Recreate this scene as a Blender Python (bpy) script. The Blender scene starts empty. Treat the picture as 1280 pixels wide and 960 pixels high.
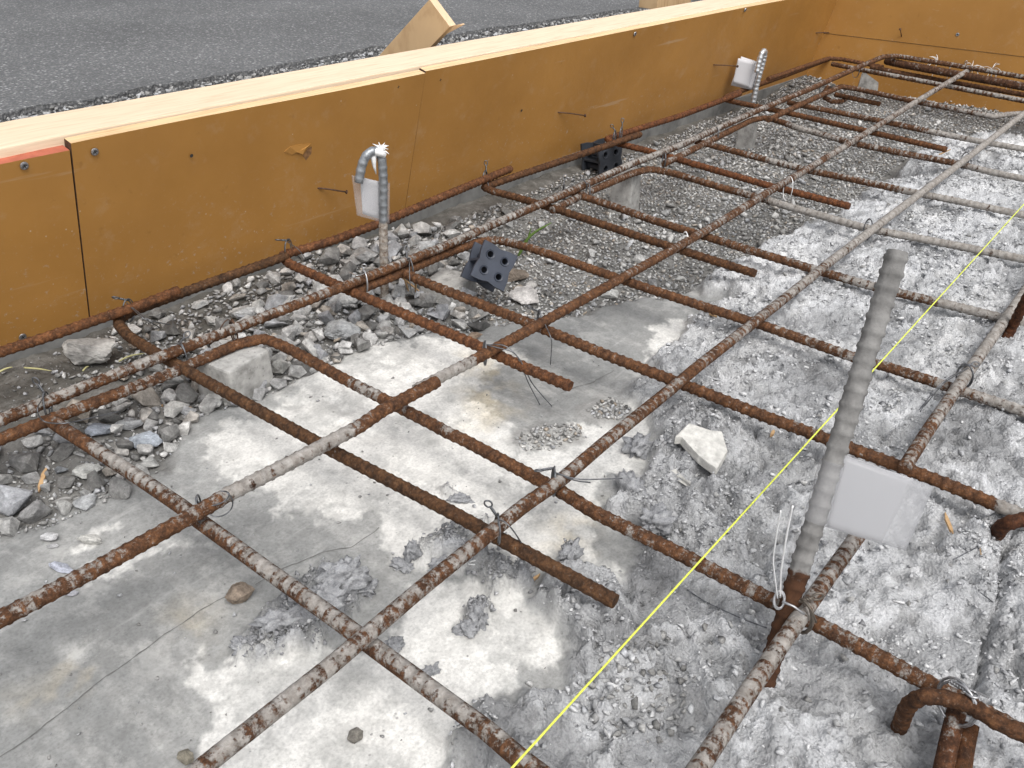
import bpy, bmesh, math, random
import numpy as np
from mathutils import Vector, Matrix

scene = bpy.context.scene
COL = scene.collection
random.seed(7)
RNG = np.random.default_rng(11)

# ------------------------------------------------------------------ camera
# world: X runs along the orange formwork, Y points towards it, Z up; z = 0 is the rebar layer
CAM_H = 0.42
FPX = 1095.85                                   # focal length for a picture 1280 px wide
RIGHT = np.array([0.6185477, -0.7847090, 0.0403792])
UP = np.array([0.3880990, 0.3497950, 0.8526562])
FWD = np.array([0.6832115, 0.5117374, -0.5209097])
CAMP = np.array([0.0, 0.0, CAM_H])
cd = bpy.data.cameras.new('camera')
cam = bpy.data.objects.new('camera', cd)
COL.objects.link(cam)
cd.sensor_width = 36.0
cd.lens = 36.0 * FPX / 1280.0
cd.clip_start = 0.01
cd.clip_end = 500
cam.matrix_world = Matrix(((RIGHT[0], UP[0], -FWD[0], 0), (RIGHT[1], UP[1], -FWD[1], 0),
                           (RIGHT[2], UP[2], -FWD[2], CAM_H), (0, 0, 0, 1)))
scene.camera = cam

# ------------------------------------------------------------------ sky, sun, exposure (bright overcast)
SUN_EL, SUN_AZ = math.radians(58), math.radians(215)     # azimuth measured from +Y clockwise
world = bpy.data.worlds.new('World')
scene.world = world
world.use_nodes = True
wn = world.node_tree.nodes
wl = world.node_tree.links
bg = wn['Background']
sky = wn.new('ShaderNodeTexSky')
sky.sky_type = 'NISHITA'
sky.sun_disc = False
sky.sun_elevation = SUN_EL
sky.sun_rotation = SUN_AZ
sky.air_density = 1.0
sky.dust_density = 4.0
sky.ozone_density = 1.0
hs = wn.new('ShaderNodeHueSaturation')          # overcast: nearly colourless sky
hs.inputs['Saturation'].default_value = 0.22
wl.new(sky.outputs[0], hs.inputs['Color'])
wl.new(hs.outputs[0], bg.inputs['Color'])
bg.inputs['Strength'].default_value = 0.15
sd = bpy.data.lights.new('sun', 'SUN')
sd.energy = 1.3
sd.angle = math.radians(35)
sd.color = (1.0, 0.97, 0.93)
sun = bpy.data.objects.new('sun', sd)
COL.objects.link(sun)
sdir = Vector((math.sin(SUN_AZ) * math.cos(SUN_EL), math.cos(SUN_AZ) * math.cos(SUN_EL), math.sin(SUN_EL)))
sun.rotation_euler = sdir.to_track_quat('Z', 'Y').to_euler()
sun.location = (0, 0, 3)
scene.view_settings.view_transform = 'Standard'
scene.view_settings.look = 'None'
scene.view_settings.gamma = 1
scene.view_settings.exposure = 0.42
scene.view_settings.use_curve_mapping = False


# ------------------------------------------------------------------ measuring helpers (photo survey -> world)
def ray(px, py):
    return FWD * FPX + RIGHT * (px - 640.0) - UP * (py - 480.0)


def un(px, py, z=0.0):
    d = ray(px, py)
    return CAMP + d * ((z - CAM_H) / d[2])


def onplane(px, py, p0, n):
    d = ray(px, py)
    return CAMP + d * (np.dot(np.asarray(p0) - CAMP, n) / np.dot(d, n))


def upright(px, py, base):
    """point above 'base' on the upright plane through it that faces the viewer"""
    n = np.array([FWD[0], FWD[1], 0.0])
    return onplane(px, py, base, n / np.linalg.norm(n))


def unit(v):
    v = np.asarray(v, float)
    return v / np.linalg.norm(v)


# ------------------------------------------------------------------ noise in numpy
def _hash(ix, iy, seed):
    h = (ix.astype(np.int64) * 374761393 + iy.astype(np.int64) * 668265263 + seed * 974634777) & 0xFFFFFFFF
    h = ((h ^ (h >> 13)) * 1274126177) & 0xFFFFFFFF
    h = h ^ (h >> 16)
    return (h & 0xFFFFFF) / float(0xFFFFFF)


def vnoise(x, y, seed=0):
    ix = np.floor(x); iy = np.floor(y)
    fx = x - ix; fy = y - iy
    fx = fx * fx * fx * (fx * (fx * 6 - 15) + 10); fy = fy * fy * fy * (fy * (fy * 6 - 15) + 10)
    a = _hash(ix, iy, seed); b = _hash(ix + 1, iy, seed)
    c = _hash(ix, iy + 1, seed); d = _hash(ix + 1, iy + 1, seed)
    return (a + (b - a) * fx) * (1 - fy) + (c + (d - c) * fx) * fy


def fbm(x, y, scale, octv=4, seed=0, gain=0.5):
    s = 0; amp = 1; tot = 0
    for o in range(octv):
        ca, sa = math.cos(o * 1.1), math.sin(o * 1.1)
        s = s + amp * vnoise((x * ca - y * sa) * scale + o * 13.7, (x * sa + y * ca) * scale + o * 7.3, seed + o)
        tot += amp; amp *= gain; scale *= 2.03
    return s / tot


def worley(x, y, scale, seed=0):
    x = x * scale; y = y * scale
    ix = np.floor(x); iy = np.floor(y)
    best = np.full(x.shape, 9.0)
    for dx in (-1, 0, 1):
        for dy in (-1, 0, 1):
            jx = ix + dx; jy = iy + dy
            px = jx + _hash(jx, jy, seed); py = jy + _hash(jx, jy, seed + 51)
            best = np.minimum(best, (px - x) ** 2 + (py - y) ** 2)
    return np.sqrt(best)


def sstep(a, b, v):
    t = np.clip((v - a) / (b - a), 0, 1)
    return t * t * (3 - 2 * t)


def poly_sd(x, y, poly):
    """signed distance to a polygon, positive inside"""
    P = np.asarray(poly, float)
    d = np.full(x.shape, 1e9); ins = np.zeros(x.shape, bool)
    n = len(P)
    for i in range(n):
        ax, ay = P[i]; bx, by = P[(i + 1) % n]
        ex, ey = bx - ax, by - ay
        wx, wy = x - ax, y - ay
        t = np.clip((wx * ex + wy * ey) / (ex * ex + ey * ey + 1e-12), 0, 1)
        d = np.minimum(d, (wx - ex * t) ** 2 + (wy - ey * t) ** 2)
        c = ((ay > y) != (by > y))
        with np.errstate(divide='ignore', invalid='ignore'):
            xi = ex * (y - ay) / (ey if ey != 0 else 1e-12) + ax
        ins ^= c & (x < xi)
    d = np.sqrt(d)
    return np.where(ins, d, -d)


def gpoly(pts, z=-0.052):
    return [un(px, py, z)[:2] for px, py in pts]


# ------------------------------------------------------------------ mesh helpers
class MB:
    def __init__(self):
        self.v = []; self.f = []; self.sm = []

    def add(self, verts, faces, smooth=False):
        o = len(self.v)
        self.v.extend([tuple(map(float, p)) for p in verts])
        self.f.extend([tuple(i + o for i in f) for f in faces])
        self.sm.extend([smooth] * len(faces))
        return self

    def box(self, c, sx, sy, sz, rot=None):
        R = np.eye(3) if rot is None else np.array(rot)
        vs = []
        for dz in (-1, 1):
            for dx, dy in ((-1, -1), (1, -1), (1, 1), (-1, 1)):
                vs.append(np.asarray(c) + R @ np.array([dx * sx / 2, dy * sy / 2, dz * sz / 2]))
        return self.add(vs, [(3, 2, 1, 0), (4, 5, 6, 7), (0, 1, 5, 4), (1, 2, 6, 5), (2, 3, 7, 6), (3, 0, 4, 7)])

    def tube(self, pts, r, n=6, cap=True):
        pts = np.asarray(pts, float)
        t = np.gradient(pts, axis=0)
        t /= np.linalg.norm(t, axis=1)[:, None] + 1e-12
        a = np.array([0, 0, 1.0]) if abs(t[0][2]) < .9 else np.array([1.0, 0, 0])
        u = unit(np.cross(t[0], a)); vs = []
        rr = np.full(len(pts), r) if np.isscalar(r) else np.asarray(r)
        for i in range(len(pts)):
            u = unit(u - t[i] * np.dot(u, t[i])); w = np.cross(t[i], u)
            for k in range(n):
                an = 2 * math.pi * k / n
                vs.append(pts[i] + rr[i] * (u * math.cos(an) + w * math.sin(an)))
        fs = [(i * n + k, i * n + (k + 1) % n, (i + 1) * n + (k + 1) % n, (i + 1) * n + k)
              for i in range(len(pts) - 1) for k in range(n)]
        if cap:
            fs.append(tuple(range(n - 1, -1, -1))); fs.append(tuple((len(pts) - 1) * n + k for k in range(n)))
        return self.add(vs, fs, True)

    def prism(self, ring_a, ring_b):
        n = len(ring_a)
        fs = [tuple(range(n - 1, -1, -1)), tuple(range(n, 2 * n))]
        fs += [(k, (k + 1) % n, n + (k + 1) % n, n + k) for k in range(n)]
        return self.add(list(ring_a) + list(ring_b), fs)

    def build(self, name, mat, parent=None, bevel=0.0, fix=True):
        me = bpy.data.meshes.new(name)
        me.from_pydata(self.v, [], self.f)
        me.polygons.foreach_set('use_smooth', self.sm)
        if fix or bevel:
            bm = bmesh.new(); bm.from_mesh(me)
            bmesh.ops.recalc_face_normals(bm, faces=bm.faces)
            if bevel:
                es = [e for e in bm.edges if len(e.link_faces) == 2 and e.calc_face_angle(0) > .6]
                bmesh.ops.bevel(bm, geom=es, offset=bevel, segments=2, profile=.6, affect='EDGES', clamp_overlap=True)
            bm.to_mesh(me); bm.free()
        me.materials.append(mat)
        o = bpy.data.objects.new(name, me)
        COL.objects.link(o)
        if parent is not None:
            o.parent = parent
        return o


def empty(name, loc=(0, 0, 0)):
    o = bpy.data.objects.new(name, None)
    o.empty_display_size = .02
    o.location = [float(c) for c in loc]
    COL.objects.link(o)
    return o


def adopt(child, parent):
    child.parent = parent
    child.matrix_parent_inverse = Matrix.Translation(-Vector(parent.location))
    return child


def tag(o, label, cat, group=None):
    o['label'] = label; o['category'] = cat
    if group:
        o['group'] = group
    return o


def kind(o, k):
    o['kind'] = k
    return o


def set_attr(me, name, vals):
    a = me.attributes.new(name, 'FLOAT', 'POINT')
    a.data.foreach_set('value', np.asarray(vals, np.float32))


def set_col(me, name, rgb):
    a = me.attributes.new(name, 'FLOAT_COLOR', 'POINT')
    c = np.ones((len(rgb), 4), np.float32); c[:, :3] = rgb
    a.data.foreach_set('color', c.ravel())


# ------------------------------------------------------------------ materials
class NM:
    def __init__(self, name, rough=.8):
        self.m = bpy.data.materials.new(name); self.m.use_nodes = True
        self.t = self.m.node_tree; self.n = self.t.nodes; self.l = self.t.links
        self.p = self.n['Principled BSDF']; self.p.inputs['Roughness'].default_value = rough
        self._co = None

    def co(self):
        if self._co is None:
            self._co = self.n.new('ShaderNodeTexCoord').outputs['Object']
        return self._co

    def link(self, a, b):
        self.l.new(a, b)

    def val(self, sock, v):
        if hasattr(v, 'links') or hasattr(v, 'is_output'):
            self.l.new(v, sock)
        else:
            sock.default_value = v

    def noise(self, scale, detail=4, rough=.55, vec=None, dist=0):
        n = self.n.new('ShaderNodeTexNoise')
        n.inputs['Scale'].default_value = scale; n.inputs['Detail'].default_value = detail
        n.inputs['Roughness'].default_value = rough; n.inputs['Distortion'].default_value = dist
        self.l.new(vec or self.co(), n.inputs['Vector'])
        return n.outputs['Fac']

    def voro(self, scale, out='Distance', vec=None, feat='F1'):
        n = self.n.new('ShaderNodeTexVoronoi'); n.feature = feat
        n.inputs['Scale'].default_value = scale
        self.l.new(vec or self.co(), n.inputs['Vector'])
        return n.outputs[out]

    def stretch(self, sx, sy, sz, rot=(0, 0, 0)):
        n = self.n.new('ShaderNodeMapping')
        n.inputs['Scale'].default_value = (sx, sy, sz); n.inputs['Rotation'].default_value = rot
        self.l.new(self.co(), n.inputs['Vector'])
        return n.outputs[0]

    def ramp(self, fac, stops, interp='LINEAR'):
        n = self.n.new('ShaderNodeValToRGB'); r = n.color_ramp; r.interpolation = interp
        while len(r.elements) < len(stops):
            r.elements.new(.5)
        for e, (p, c) in zip(r.elements, stops):
            e.position = p
            e.color = (c, c, c, 1) if np.isscalar(c) else (*c, 1)
        self.l.new(fac, n.inputs[0])
        return n.outputs[0]

    def mix(self, fac, a, b, mode='MIX'):
        n = self.n.new('ShaderNodeMix'); n.data_type = 'RGBA'; n.blend_type = mode
        for s, v in ((n.inputs[0], fac), (n.inputs[6], a), (n.inputs[7], b)):
            if isinstance(v, tuple):
                s.default_value = (*v, 1)
            elif isinstance(v, (int, float)):
                s.default_value = v
            else:
                self.l.new(v, s)
        return n.outputs[2]

    def math(self, op, a, b=0.0, c=None, clamp=False):
        n = self.n.new('ShaderNodeMath'); n.operation = op; n.use_clamp = clamp
        for s, v in zip(n.inputs, (a, b, c)):
            if v is None:
                continue
            if isinstance(v, (int, float)):
                s.default_value = v
            else:
                self.l.new(v, s)
        return n.outputs[0]

    def attr(self, name, out='Fac'):
        n = self.n.new('ShaderNodeAttribute'); n.attribute_name = name
        return n.outputs[out]

    def objinfo(self, out):
        return self.n.new('ShaderNodeObjectInfo').outputs[out]

    def bump(self, h, strength=.5, dist=.002, prev=None):
        n = self.n.new('ShaderNodeBump'); n.inputs['Strength'].default_value = strength
        n.inputs['Distance'].default_value = dist
        self.l.new(h, n.inputs['Height'])
        if prev is not None:
            self.l.new(prev, n.inputs['Normal'])
        return n.outputs[0]

    def out(self, col=None, rough=None, normal=None, metal=None, spec=None):
        for k, v in (('Base Color', col), ('Roughness', rough), ('Normal', normal), ('Metallic', metal),
                     ('Specular IOR Level', spec)):
            if v is None:
                continue
            if isinstance(v, tuple):
                self.p.inputs[k].default_value = (*v, 1)
            elif isinstance(v, (int, float)):
                self.p.inputs[k].default_value = v
            else:
                self.l.new(v, self.p.inputs[k])
        return self.m


def mat_ground():
    m = NM('concrete_and_mortar', .85)
    base = m.attr('tint', 'Color')
    rough_zone = m.attr('crust')
    fine = m.noise(420, 6, .65)
    mid = m.noise(90, 5, .6)
    col = m.mix(1.0, base, m.ramp(fine, [(.25, .70), (.5, 1.0), (.75, 1.18)]), 'MULTIPLY')
    col = m.mix(1.0, col, m.ramp(mid, [(.3, .82), (.7, 1.12)]), 'MULTIPLY')
    # small dark pits and specks on the smooth slab
    sp = m.voro(130, 'Distance')
    fl = m.noise(48, 10, .74)
    smooth = m.math('MULTIPLY_ADD', rough_zone, -1.0, 1.0, True)
    col = m.mix(m.math('MULTIPLY', m.ramp(fl, [(.51, 0.0), (.57, .20)]), smooth), col, (.20, .198, .19))
    fl2 = m.noise(31, 10, .74, m.stretch(1, .8, 1, (0, 0, 1.1)))
    col = m.mix(m.math('MULTIPLY', m.ramp(fl2, [(.52, 0.0), (.60, .20)]), smooth), col, (.62, .61, .585))
    tr = m.noise(70, 5, .6, m.stretch(.18, 1.6, 1, (0, 0, .5)))
    col = m.mix(m.math('MULTIPLY', m.ramp(tr, [(.60, 0.0), (.70, .18)]), smooth), col, (.55, .545, .53))
    spm = m.math('MULTIPLY', m.ramp(sp, [(.10, 1.0), (.16, 0.0)]), m.ramp(m.noise(35, 2), [(.55, 0.0), (.62, 1.0)]))
    col = m.mix(m.math('MULTIPLY', spm, .55), col, (.16, .155, .15))
    h1 = m.math('ADD', m.math('MULTIPLY', m.noise(620, 6, .8), .8), m.math('MULTIPLY', m.noise(170, 4, .6), .5))
    h2 = m.voro(430, 'Distance')
    h = m.math('ADD', h1, m.math('MULTIPLY', h2, m.math('MULTIPLY', rough_zone, .9)))
    amt = m.math('MULTIPLY_ADD', rough_zone, .85, .12)
    hh = m.math('MULTIPLY', h, amt)
    nrm = m.bump(hh, .9, .0022)
    return m.out(col, m.ramp(fine, [(.3, .72), (.7, .95)]), nrm, spec=.25)


def mat_rebar():
    m = NM('rusted_rebar', .8)
    n1 = m.noise(120, 7, .72)
    n2 = m.noise(380, 5, .7)
    rust = m.ramp(n1, [(.25, (.022, .012, .009)), (.42, (.066, .032, .017)), (.57, (.122, .055, .025)), (.76, (.22, .110, .052))])
    rust = m.mix(1.0, rust, m.ramp(n2, [(.3, .45), (.52, 1.0), (.72, 1.7)]), 'MULTIPLY')
    rust = m.mix(m.ramp(m.noise(520, 4, .7), [(.60, 0.0), (.70, .55)]), rust, (.26, .19, .145))
    rust = m.mix(1.0, rust, m.objinfo('Color'), 'MULTIPLY')
    coat = m.attr('coat')
    n3 = m.noise(120, 5, .7)
    n4 = m.noise(33, 4, .6)
    fac = m.math('ADD', coat, m.math('MULTIPLY_ADD', n3, 1.5, -.75))
    fac = m.math('ADD', fac, m.math('MULTIPLY_ADD', n4, 1.1, -.55))
    fac = m.math('ADD', fac, m.math('MULTIPLY_ADD', m.noise(430, 3, .7), .9, -.45))
    fac = m.ramp(fac, [(.42, 0.0), (.66, .88)])
    mortar = m.ramp(m.noise(150, 6, .7), [(.25, (.125, .113, .098)), (.5, (.285, .27, .25)), (.75, (.45, .437, .415))])
    col = m.mix(fac, rust, mortar)
    hb = m.math('ADD', m.math('MULTIPLY', n2, .7), m.math('MULTIPLY', fac, .8))
    nrm = m.bump(hb, .7, .0014)
    return m.out(col, .82, nrm, spec=.2)


def mat_stone(name, individual):
    m = NM(name, .9)
    if individual:
        r = m.objinfo('Random')
        vecn = m.n.new('ShaderNodeVectorMath'); vecn.operation = 'ADD'
        m.link(m.co(), vecn.inputs[0])
        cmb = m.n.new('ShaderNodeCombineXYZ'); m.link(m.math('MULTIPLY', r, 37.0), cmb.inputs[0])
        m.link(cmb.outputs[0], vecn.inputs[1])
        vec = vecn.outputs[0]
        sc = 1.6
    else:
        r = m.attr('rnd'); vec = m.co(); sc = 90
    base = m.ramp(r, [(0, (.11, .108, .105)), (.08, (.19, .187, .18)), (.24, (.28, .276, .268)), (.45, (.345, .352, .37)),
                      (.62, (.40, .396, .382)), (.84, (.52, .515, .505)), (.93, (.27, .235, .195)), (1, (.60, .596, .585))]
             if individual else
             [(0, (.14, .138, .135)), (.08, (.25, .246, .237)), (.24, (.37, .366, .357)), (.45, (.44, .448, .465)),
                      (.62, (.52, .515, .498)), (.84, (.64, .635, .622)), (.93, (.36, .305, .245)), (1, (.68, .676, .662))])
    if individual == 'plain':
        base = m.mix(1.0, (.40, .40, .395), m.objinfo('Color'), 'MULTIPLY')
    elif individual:
        base = m.mix(1.0, base, m.objinfo('Color'), 'MULTIPLY')
    n = m.noise(sc, 6, .65, vec)
    col = m.mix(1.0, base, m.ramp(n, [(.28, .5), (.5, .95), (.72, 1.5)]), 'MULTIPLY')
    col = m.mix(1.0, col, m.ramp(m.noise(sc * 5, 5, .75, vec), [(.3, .72), (.7, 1.28)]), 'MULTIPLY')
    nrm = m.bump(m.noise(sc * 3, 6, .78, vec), .9, .002 if not individual else .0022)
    return m.out(col, .9, nrm, spec=.2)


def mat_crumb():
    m = NM('mortar_crumb', .9)
    base = m.ramp(m.attr('rnd'), [(0, (.24, .242, .25)), (.12, (.34, .343, .352)), (.3, (.50, .505, .515)), (.85, (.60, .605, .61)), (1, (.68, .68, .68))])
    n = m.noise(300, 5, .7)
    return m.out(m.mix(1.0, base, m.ramp(n, [(.3, .7), (.7, 1.3)]), 'MULTIPLY'), .9, m.bump(n, .8, .002), spec=.2)


def mat_ply():
    m = NM('orange_coated_plywood', .5)
    n = m.noise(5, 5, .6)
    col = m.ramp(n, [(.3, (.325, .158, .038)), (.7, (.415, .208, .053))])
    sm = m.noise(26, 6, .7)
    col = m.mix(m.ramp(sm, [(.56, 0.0), (.78, .30)]), col, (.46, .34, .22))
    # long pale scuffs
    st = m.noise(30, 4, .6, m.stretch(.16, 1, 2.6))
    col = m.mix(m.ramp(st, [(.66, 0.0), (.74, .30)]), col, (.50, .40, .29))
    sep = m.n.new('ShaderNodeSeparateXYZ'); m.link(m.co(), sep.inputs[0])
    low = m.ramp(m.math('MULTIPLY_ADD', sep.outputs[2], 4.0, .3), [(.12, 1.0), (.75, 0.0)])      # cement splashes sit low on the board
    spl = m.math('MULTIPLY', m.ramp(m.noise(150, 5, .75), [(.60, 0.0), (.68, 1.0)]), m.math('MULTIPLY', low, .8))
    col = m.mix(spl, col, (.42, .36, .29))
    fleck = m.math('MULTIPLY', m.ramp(m.voro(55), [(.03, 1.0), (.06, 0.0)]), m.ramp(m.noise(11, 2), [(.52, 0.0), (.58, .7)]))
    col = m.mix(fleck, col, (.50, .42, .32))
    dk = m.noise(60, 4, .6)
    col = m.mix(m.ramp(dk, [(.66, 0.0), (.78, .35)]), col, (.16, .075, .02))
    nrm = m.bump(m.noise(40, 4, .6), .12, .002)
    return m.out(col, m.ramp(sm, [(.35, .42), (.7, .62)]), nrm, spec=.35)


def mat_wood(name, a, b, grain=(1, 14, 14), scale=16, rough=.75):
    m = NM(name, rough)
    g = m.noise(scale, 6, .6, m.stretch(*grain), .4)
    col = m.ramp(g, [(.28, b), (.5, a), (.75, tuple(min(1, c * 1.08) for c in a))])
    k = m.noise(3.2, 3, .5)
    col = m.mix(m.ramp(k, [(.52, 0.0), (.72, .35)]), col, b)
    nrm = m.bump(g, .15, .001)
    return m.out(col, rough, nrm, spec=.25)


def mat_plain(name, col, rough=.6, metal=0.0, var=.25, scale=60, bump=.1, spec=.4, bd=.001):
    m = NM(name, rough)
    n = m.noise(scale, 5, .6)
    c = m.mix(1.0, col, m.ramp(n, [(.3, 1 - var), (.7, 1 + var)]), 'MULTIPLY')
    return m.out(c, rough, m.bump(n, bump, bd), metal, spec)


def mat_asphalt():
    m = NM('asphalt', .85)
    v = m.voro(150, 'Color')
    sep = m.n.new('ShaderNodeSeparateColor'); m.link(v, sep.inputs[0])
    d = m.voro(150, 'Distance')
    chips = m.ramp(sep.outputs[0], [(.0, .09), (.45, .14), (.78, .19), (.90, .27), (1, .38)])
    mask = m.ramp(d, [(.30, 1.0), (.55, 0.0)])
    col = m.mix(mask, (.098, .100, .103), chips)
    v2 = m.voro(420, 'Color'); s2 = m.n.new('ShaderNodeSeparateColor'); m.link(v2, s2.inputs[0])
    col = m.mix(m.ramp(s2.outputs[1], [(.80, 0.0), (.92, .40)]), col, (.28, .28, .278))
    col = m.mix(1.0, col, m.ramp(m.noise(2.4, 5, .6), [(.3, .82), (.7, 1.2)]), 'MULTIPLY')
    col = m.mix(m.ramp(m.noise(6, 4, .7), [(.66, 0.0), (.76, .30)]), col, (.36, .36, .355))
    nrm = m.bump(d, .8, .004)
    return m.out(col, .8, nrm, spec=.3)


def mat_block():
    m = NM('spacer_concrete', .9)
    n = m.noise(70, 6, .65)
    col = m.ramp(n, [(.28, (.20, .195, .185)), (.5, (.36, .355, .34)), (.72, (.50, .49, .47))])
    p = m.voro(160)
    col = m.mix(m.ramp(p, [(.08, .6), (.2, 0.0)]), col, (.14, .135, .13))
    return m.out(col, .9, m.bump(m.noise(190, 6, .7), .6, .002), spec=.2)


M_GROUND = mat_ground()
M_REBAR = mat_rebar()
M_STONE = mat_stone('crushed_stone', True)
M_GRAVEL = mat_stone('gravel_stone', False)
M_ROCK = mat_stone('broken_rock', 'plain')


def mat_lump():
    m = NM('blue_grey_mortar', .92)
    n = m.noise(3, 6, .7); n2 = m.noise(14, 5, .75)
    c = m.ramp(n, [(.3, (.24, .244, .256)), (.5, (.34, .346, .36)), (.72, (.48, .485, .495))])
    c = m.mix(1.0, c, m.ramp(n2, [(.3, .7), (.7, 1.25)]), 'MULTIPLY')
    return m.out(c, .92, m.bump(n2, .8, .0016), spec=.2)


M_LUMP = mat_lump()
M_CRUMB = mat_crumb()
M_PLY = mat_ply()
M_RAIL = mat_wood('pale_pine', (.74, .60, .44), (.60, .44, .29), (1, 14, 14))
M_EDGE = mat_wood('plywood_edge', (.70, .50, .29), (.40, .24, .12), (.6, 40, 110), 14)
M_RED = mat_plain('red_edge_paint', (.42, .12, .07), .7)
M_BRACE = mat_wood('tan_timber', (.50, .35, .20), (.36, .23, .12), (10, 1, 1.2), 14)
M_CUT = mat_wood('fresh_cut_timber', (.74, .56, .38), (.60, .42, .26), (20, 6, 6), 20)
M_ASPHALT = mat_asphalt()
M_BLOCK = mat_block()
M_PLASTIC = mat_plain('blue_grey_plastic', (.036, .043, .060), .5, 0, .25, 50, .1, .45)
M_PLASTIC2 = mat_plain('dark_grey_plastic', (.030, .034, .042), .5, 0, .3, 50, .1, .45)
M_WIRE = mat_plain('grey_tie_wire', (.16, .165, .175), .45, .75, .5, 200, .1)
M_BWIRE = mat_plain('bright_steel_wire', (.82, .82, .82), .4, .35, .1, 200, .0)
M_SCREW = mat_plain('zinc_screw', (.36, .36, .37), .4, .85, .3, 400, .1)
M_NAIL = mat_plain('rusty_nail', (.10, .055, .035), .7, .3, .5, 300, .2)
M_DARK = mat_plain('dark_flat_fill', (.035, .033, .03), .95, 0, .3, 200, 0)  # flat dark faces for screw slots and nail holes
def mat_hook():
    m = NM('dull_galvanised_steel', .45)
    n = m.noise(150, 6, .7)
    steel = m.mix(1.0, (.27, .285, .30), m.ramp(n, [(.3, .65), (.7, 1.35)]), 'MULTIPLY')
    crust = m.ramp(m.noise(190, 6, .75), [(.35, (.11, .07, .045)), (.5, (.27, .235, .20)), (.68, (.42, .40, .37))])
    f = m.ramp(m.math('ADD', m.attr('coat'), m.math('MULTIPLY_ADD', n, .8, -.4)), [(.4, 0.0), (.6, 1.0)])
    met = m.math('MULTIPLY_ADD', f, -.6, .6)
    return m.out(m.mix(f, steel, crust), m.math('MULTIPLY_ADD', f, .45, .42), m.bump(n, .5, .0012), met, .4)


M_HOOK = mat_hook()
M_HOOK2 = mat_plain('bright_galvanised_steel', (.60, .62, .64), .33, .75, .25, 120, .2, .5)
M_STRING = mat_plain('yellow_nylon_line', (.66, .72, .10), .6, 0, .28, 700, .5)
M_WHITE = mat_plain('white_tape_shreds', (.78, .78, .77), .6, 0, .1, 90, .1)
M_SPLINT = mat_wood('wood_splinter', (.52, .34, .18), (.34, .2, .1), (3, 3, 3), 60)
M_GRASS = mat_plain('grass_blade', (.10, .17, .035), .6, 0, .25, 80, 0)
M_STRAW = mat_plain('dry_straw', (.46, .44, .22), .7, 0, .25, 80, 0)


def mat_paper():
    m = NM('white_card', .55)
    n = m.noise(9, 3, .5)
    col = m.ramp(n, [(.3, (.53, .525, .54)), (.7, (.58, .575, .59))])
    m.p.inputs['Transmission Weight'].default_value = 0.0
    return m.out(col, .5, m.bump(n, .1, .001), spec=.35)


def mat_film():
    m = NM('clear_tape_film', .35)
    m.p.inputs['Base Color'].default_value = (.50, .50, .515, 1)
    m.p.inputs['Alpha'].default_value = .22
    return m.m


M_PAPER = mat_paper()
M_FILM2 = mat_film()
M_FILM2.name = 'milky_film'
M_FILM2.node_tree.nodes['Principled BSDF'].inputs['Alpha'].default_value = .42
M_FILM2.node_tree.nodes['Principled BSDF'].inputs['Base Color'].default_value = (.42, .425, .44, 1)
M_FILM = mat_film()


def mat_mortarbar():
    m = NM('mortar_coated_bar', .9)
    n = m.noise(60, 6, .6)
    col = m.ramp(n, [(.28, (.115, .112, .108)), (.5, (.19, .186, .18)), (.75, (.30, .295, .285))])
    col = m.mix(m.ramp(m.math('ADD', m.attr('coat'), m.math('MULTIPLY_ADD', m.noise(140, 5, .7), 1.0, -.5)), [(.36, 0.0), (.56, 1.0)]), m.mix(m.noise(150, 6), (.018, .011, .008), (.105, .046, .022)), col)
    return m.out(col, .9, m.bump(m.noise(210, 8, .72), .6, .002), spec=.2)


M_STARTER = mat_mortarbar()

# ------------------------------------------------------------------ the ground: slab, mortar crust, gravel bed
SLAB_Z = -0.055
# zones surveyed on the ground plane
Z_CRUST = gpoly([(560, 1010), (600, 905), (690, 860), (705, 800), (650, 745), (690, 690), (750, 715), (830, 668), (765, 645),
                 (775, 600), (830, 560), (800, 520), (790, 478), (838, 440), (860, 405), (905, 385), (880, 350), (935, 318), (1010, 285),
                 (1060, 262), (1130, 205), (1175, 165), (1290, 150)]) + [(3.2, .30), (3.2, -2.2), (-.3, -2.2), (.02, .05)]
Z_GRAVEL = gpoly([(-400, 900), (-20, 668), (60, 650), (130, 612), (205, 590), (225, 530), (330, 486), (430, 442), (520, 410), (600, 408), (690, 395),
                  (770, 372), (850, 362), (900, 340), (960, 308), (1020, 272), (1080, 250), (1120, 215), (1170, 180), (1300, 175),
                  (1300, 118), (1005, 75), (740, 175), (300, 320), (-40, 440), (-400, 560)])
Z_DIRT = gpoly([(-400, 560), (-30, 540), (200, 470), (330, 400), (520, 300), (760, 195), (905, 150), (1040, 108), (1290, 150), (1290, 112), (1000, 70), (700, 170), (300, 310), (-40, 430)])
Z_WHITE = [gpoly(p) for p in (
    [(245, 565), (330, 520), (385, 470), (470, 425), (590, 412), (640, 440), (600, 480), (640, 520), (655, 590), (600, 660), (520, 700), (440, 640), (360, 640), (300, 590)],
    [(655, 560), (750, 520), (800, 470), (830, 420), (860, 400), (880, 415), (820, 470), (805, 560), (770, 610), (740, 650), (760, 720), (690, 700), (640, 650)],
    [(250, 960), (240, 880), (270, 800), (330, 830), (420, 830), (510, 740), (600, 720), (660, 760), (700, 800), (690, 850), (600, 900), (560, 980)],
    [(480, 700), (540, 640), (640, 620), (740, 660), (690, 700), (560, 700)],
    [(60, 700), (140, 660), (200, 650), (240, 665), (180, 690)],
)]
Z_STAIN = [gpoly(p) for p in ([(590, 440), (640, 450), (640, 530), (600, 540)], [(50, 855), (110, 830), (125, 840), (85, 865)],
                              [(240, 770), (255, 768), (245, 785)], [(680, 640), (740, 640), (720, 690), (680, 690)])]
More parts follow.
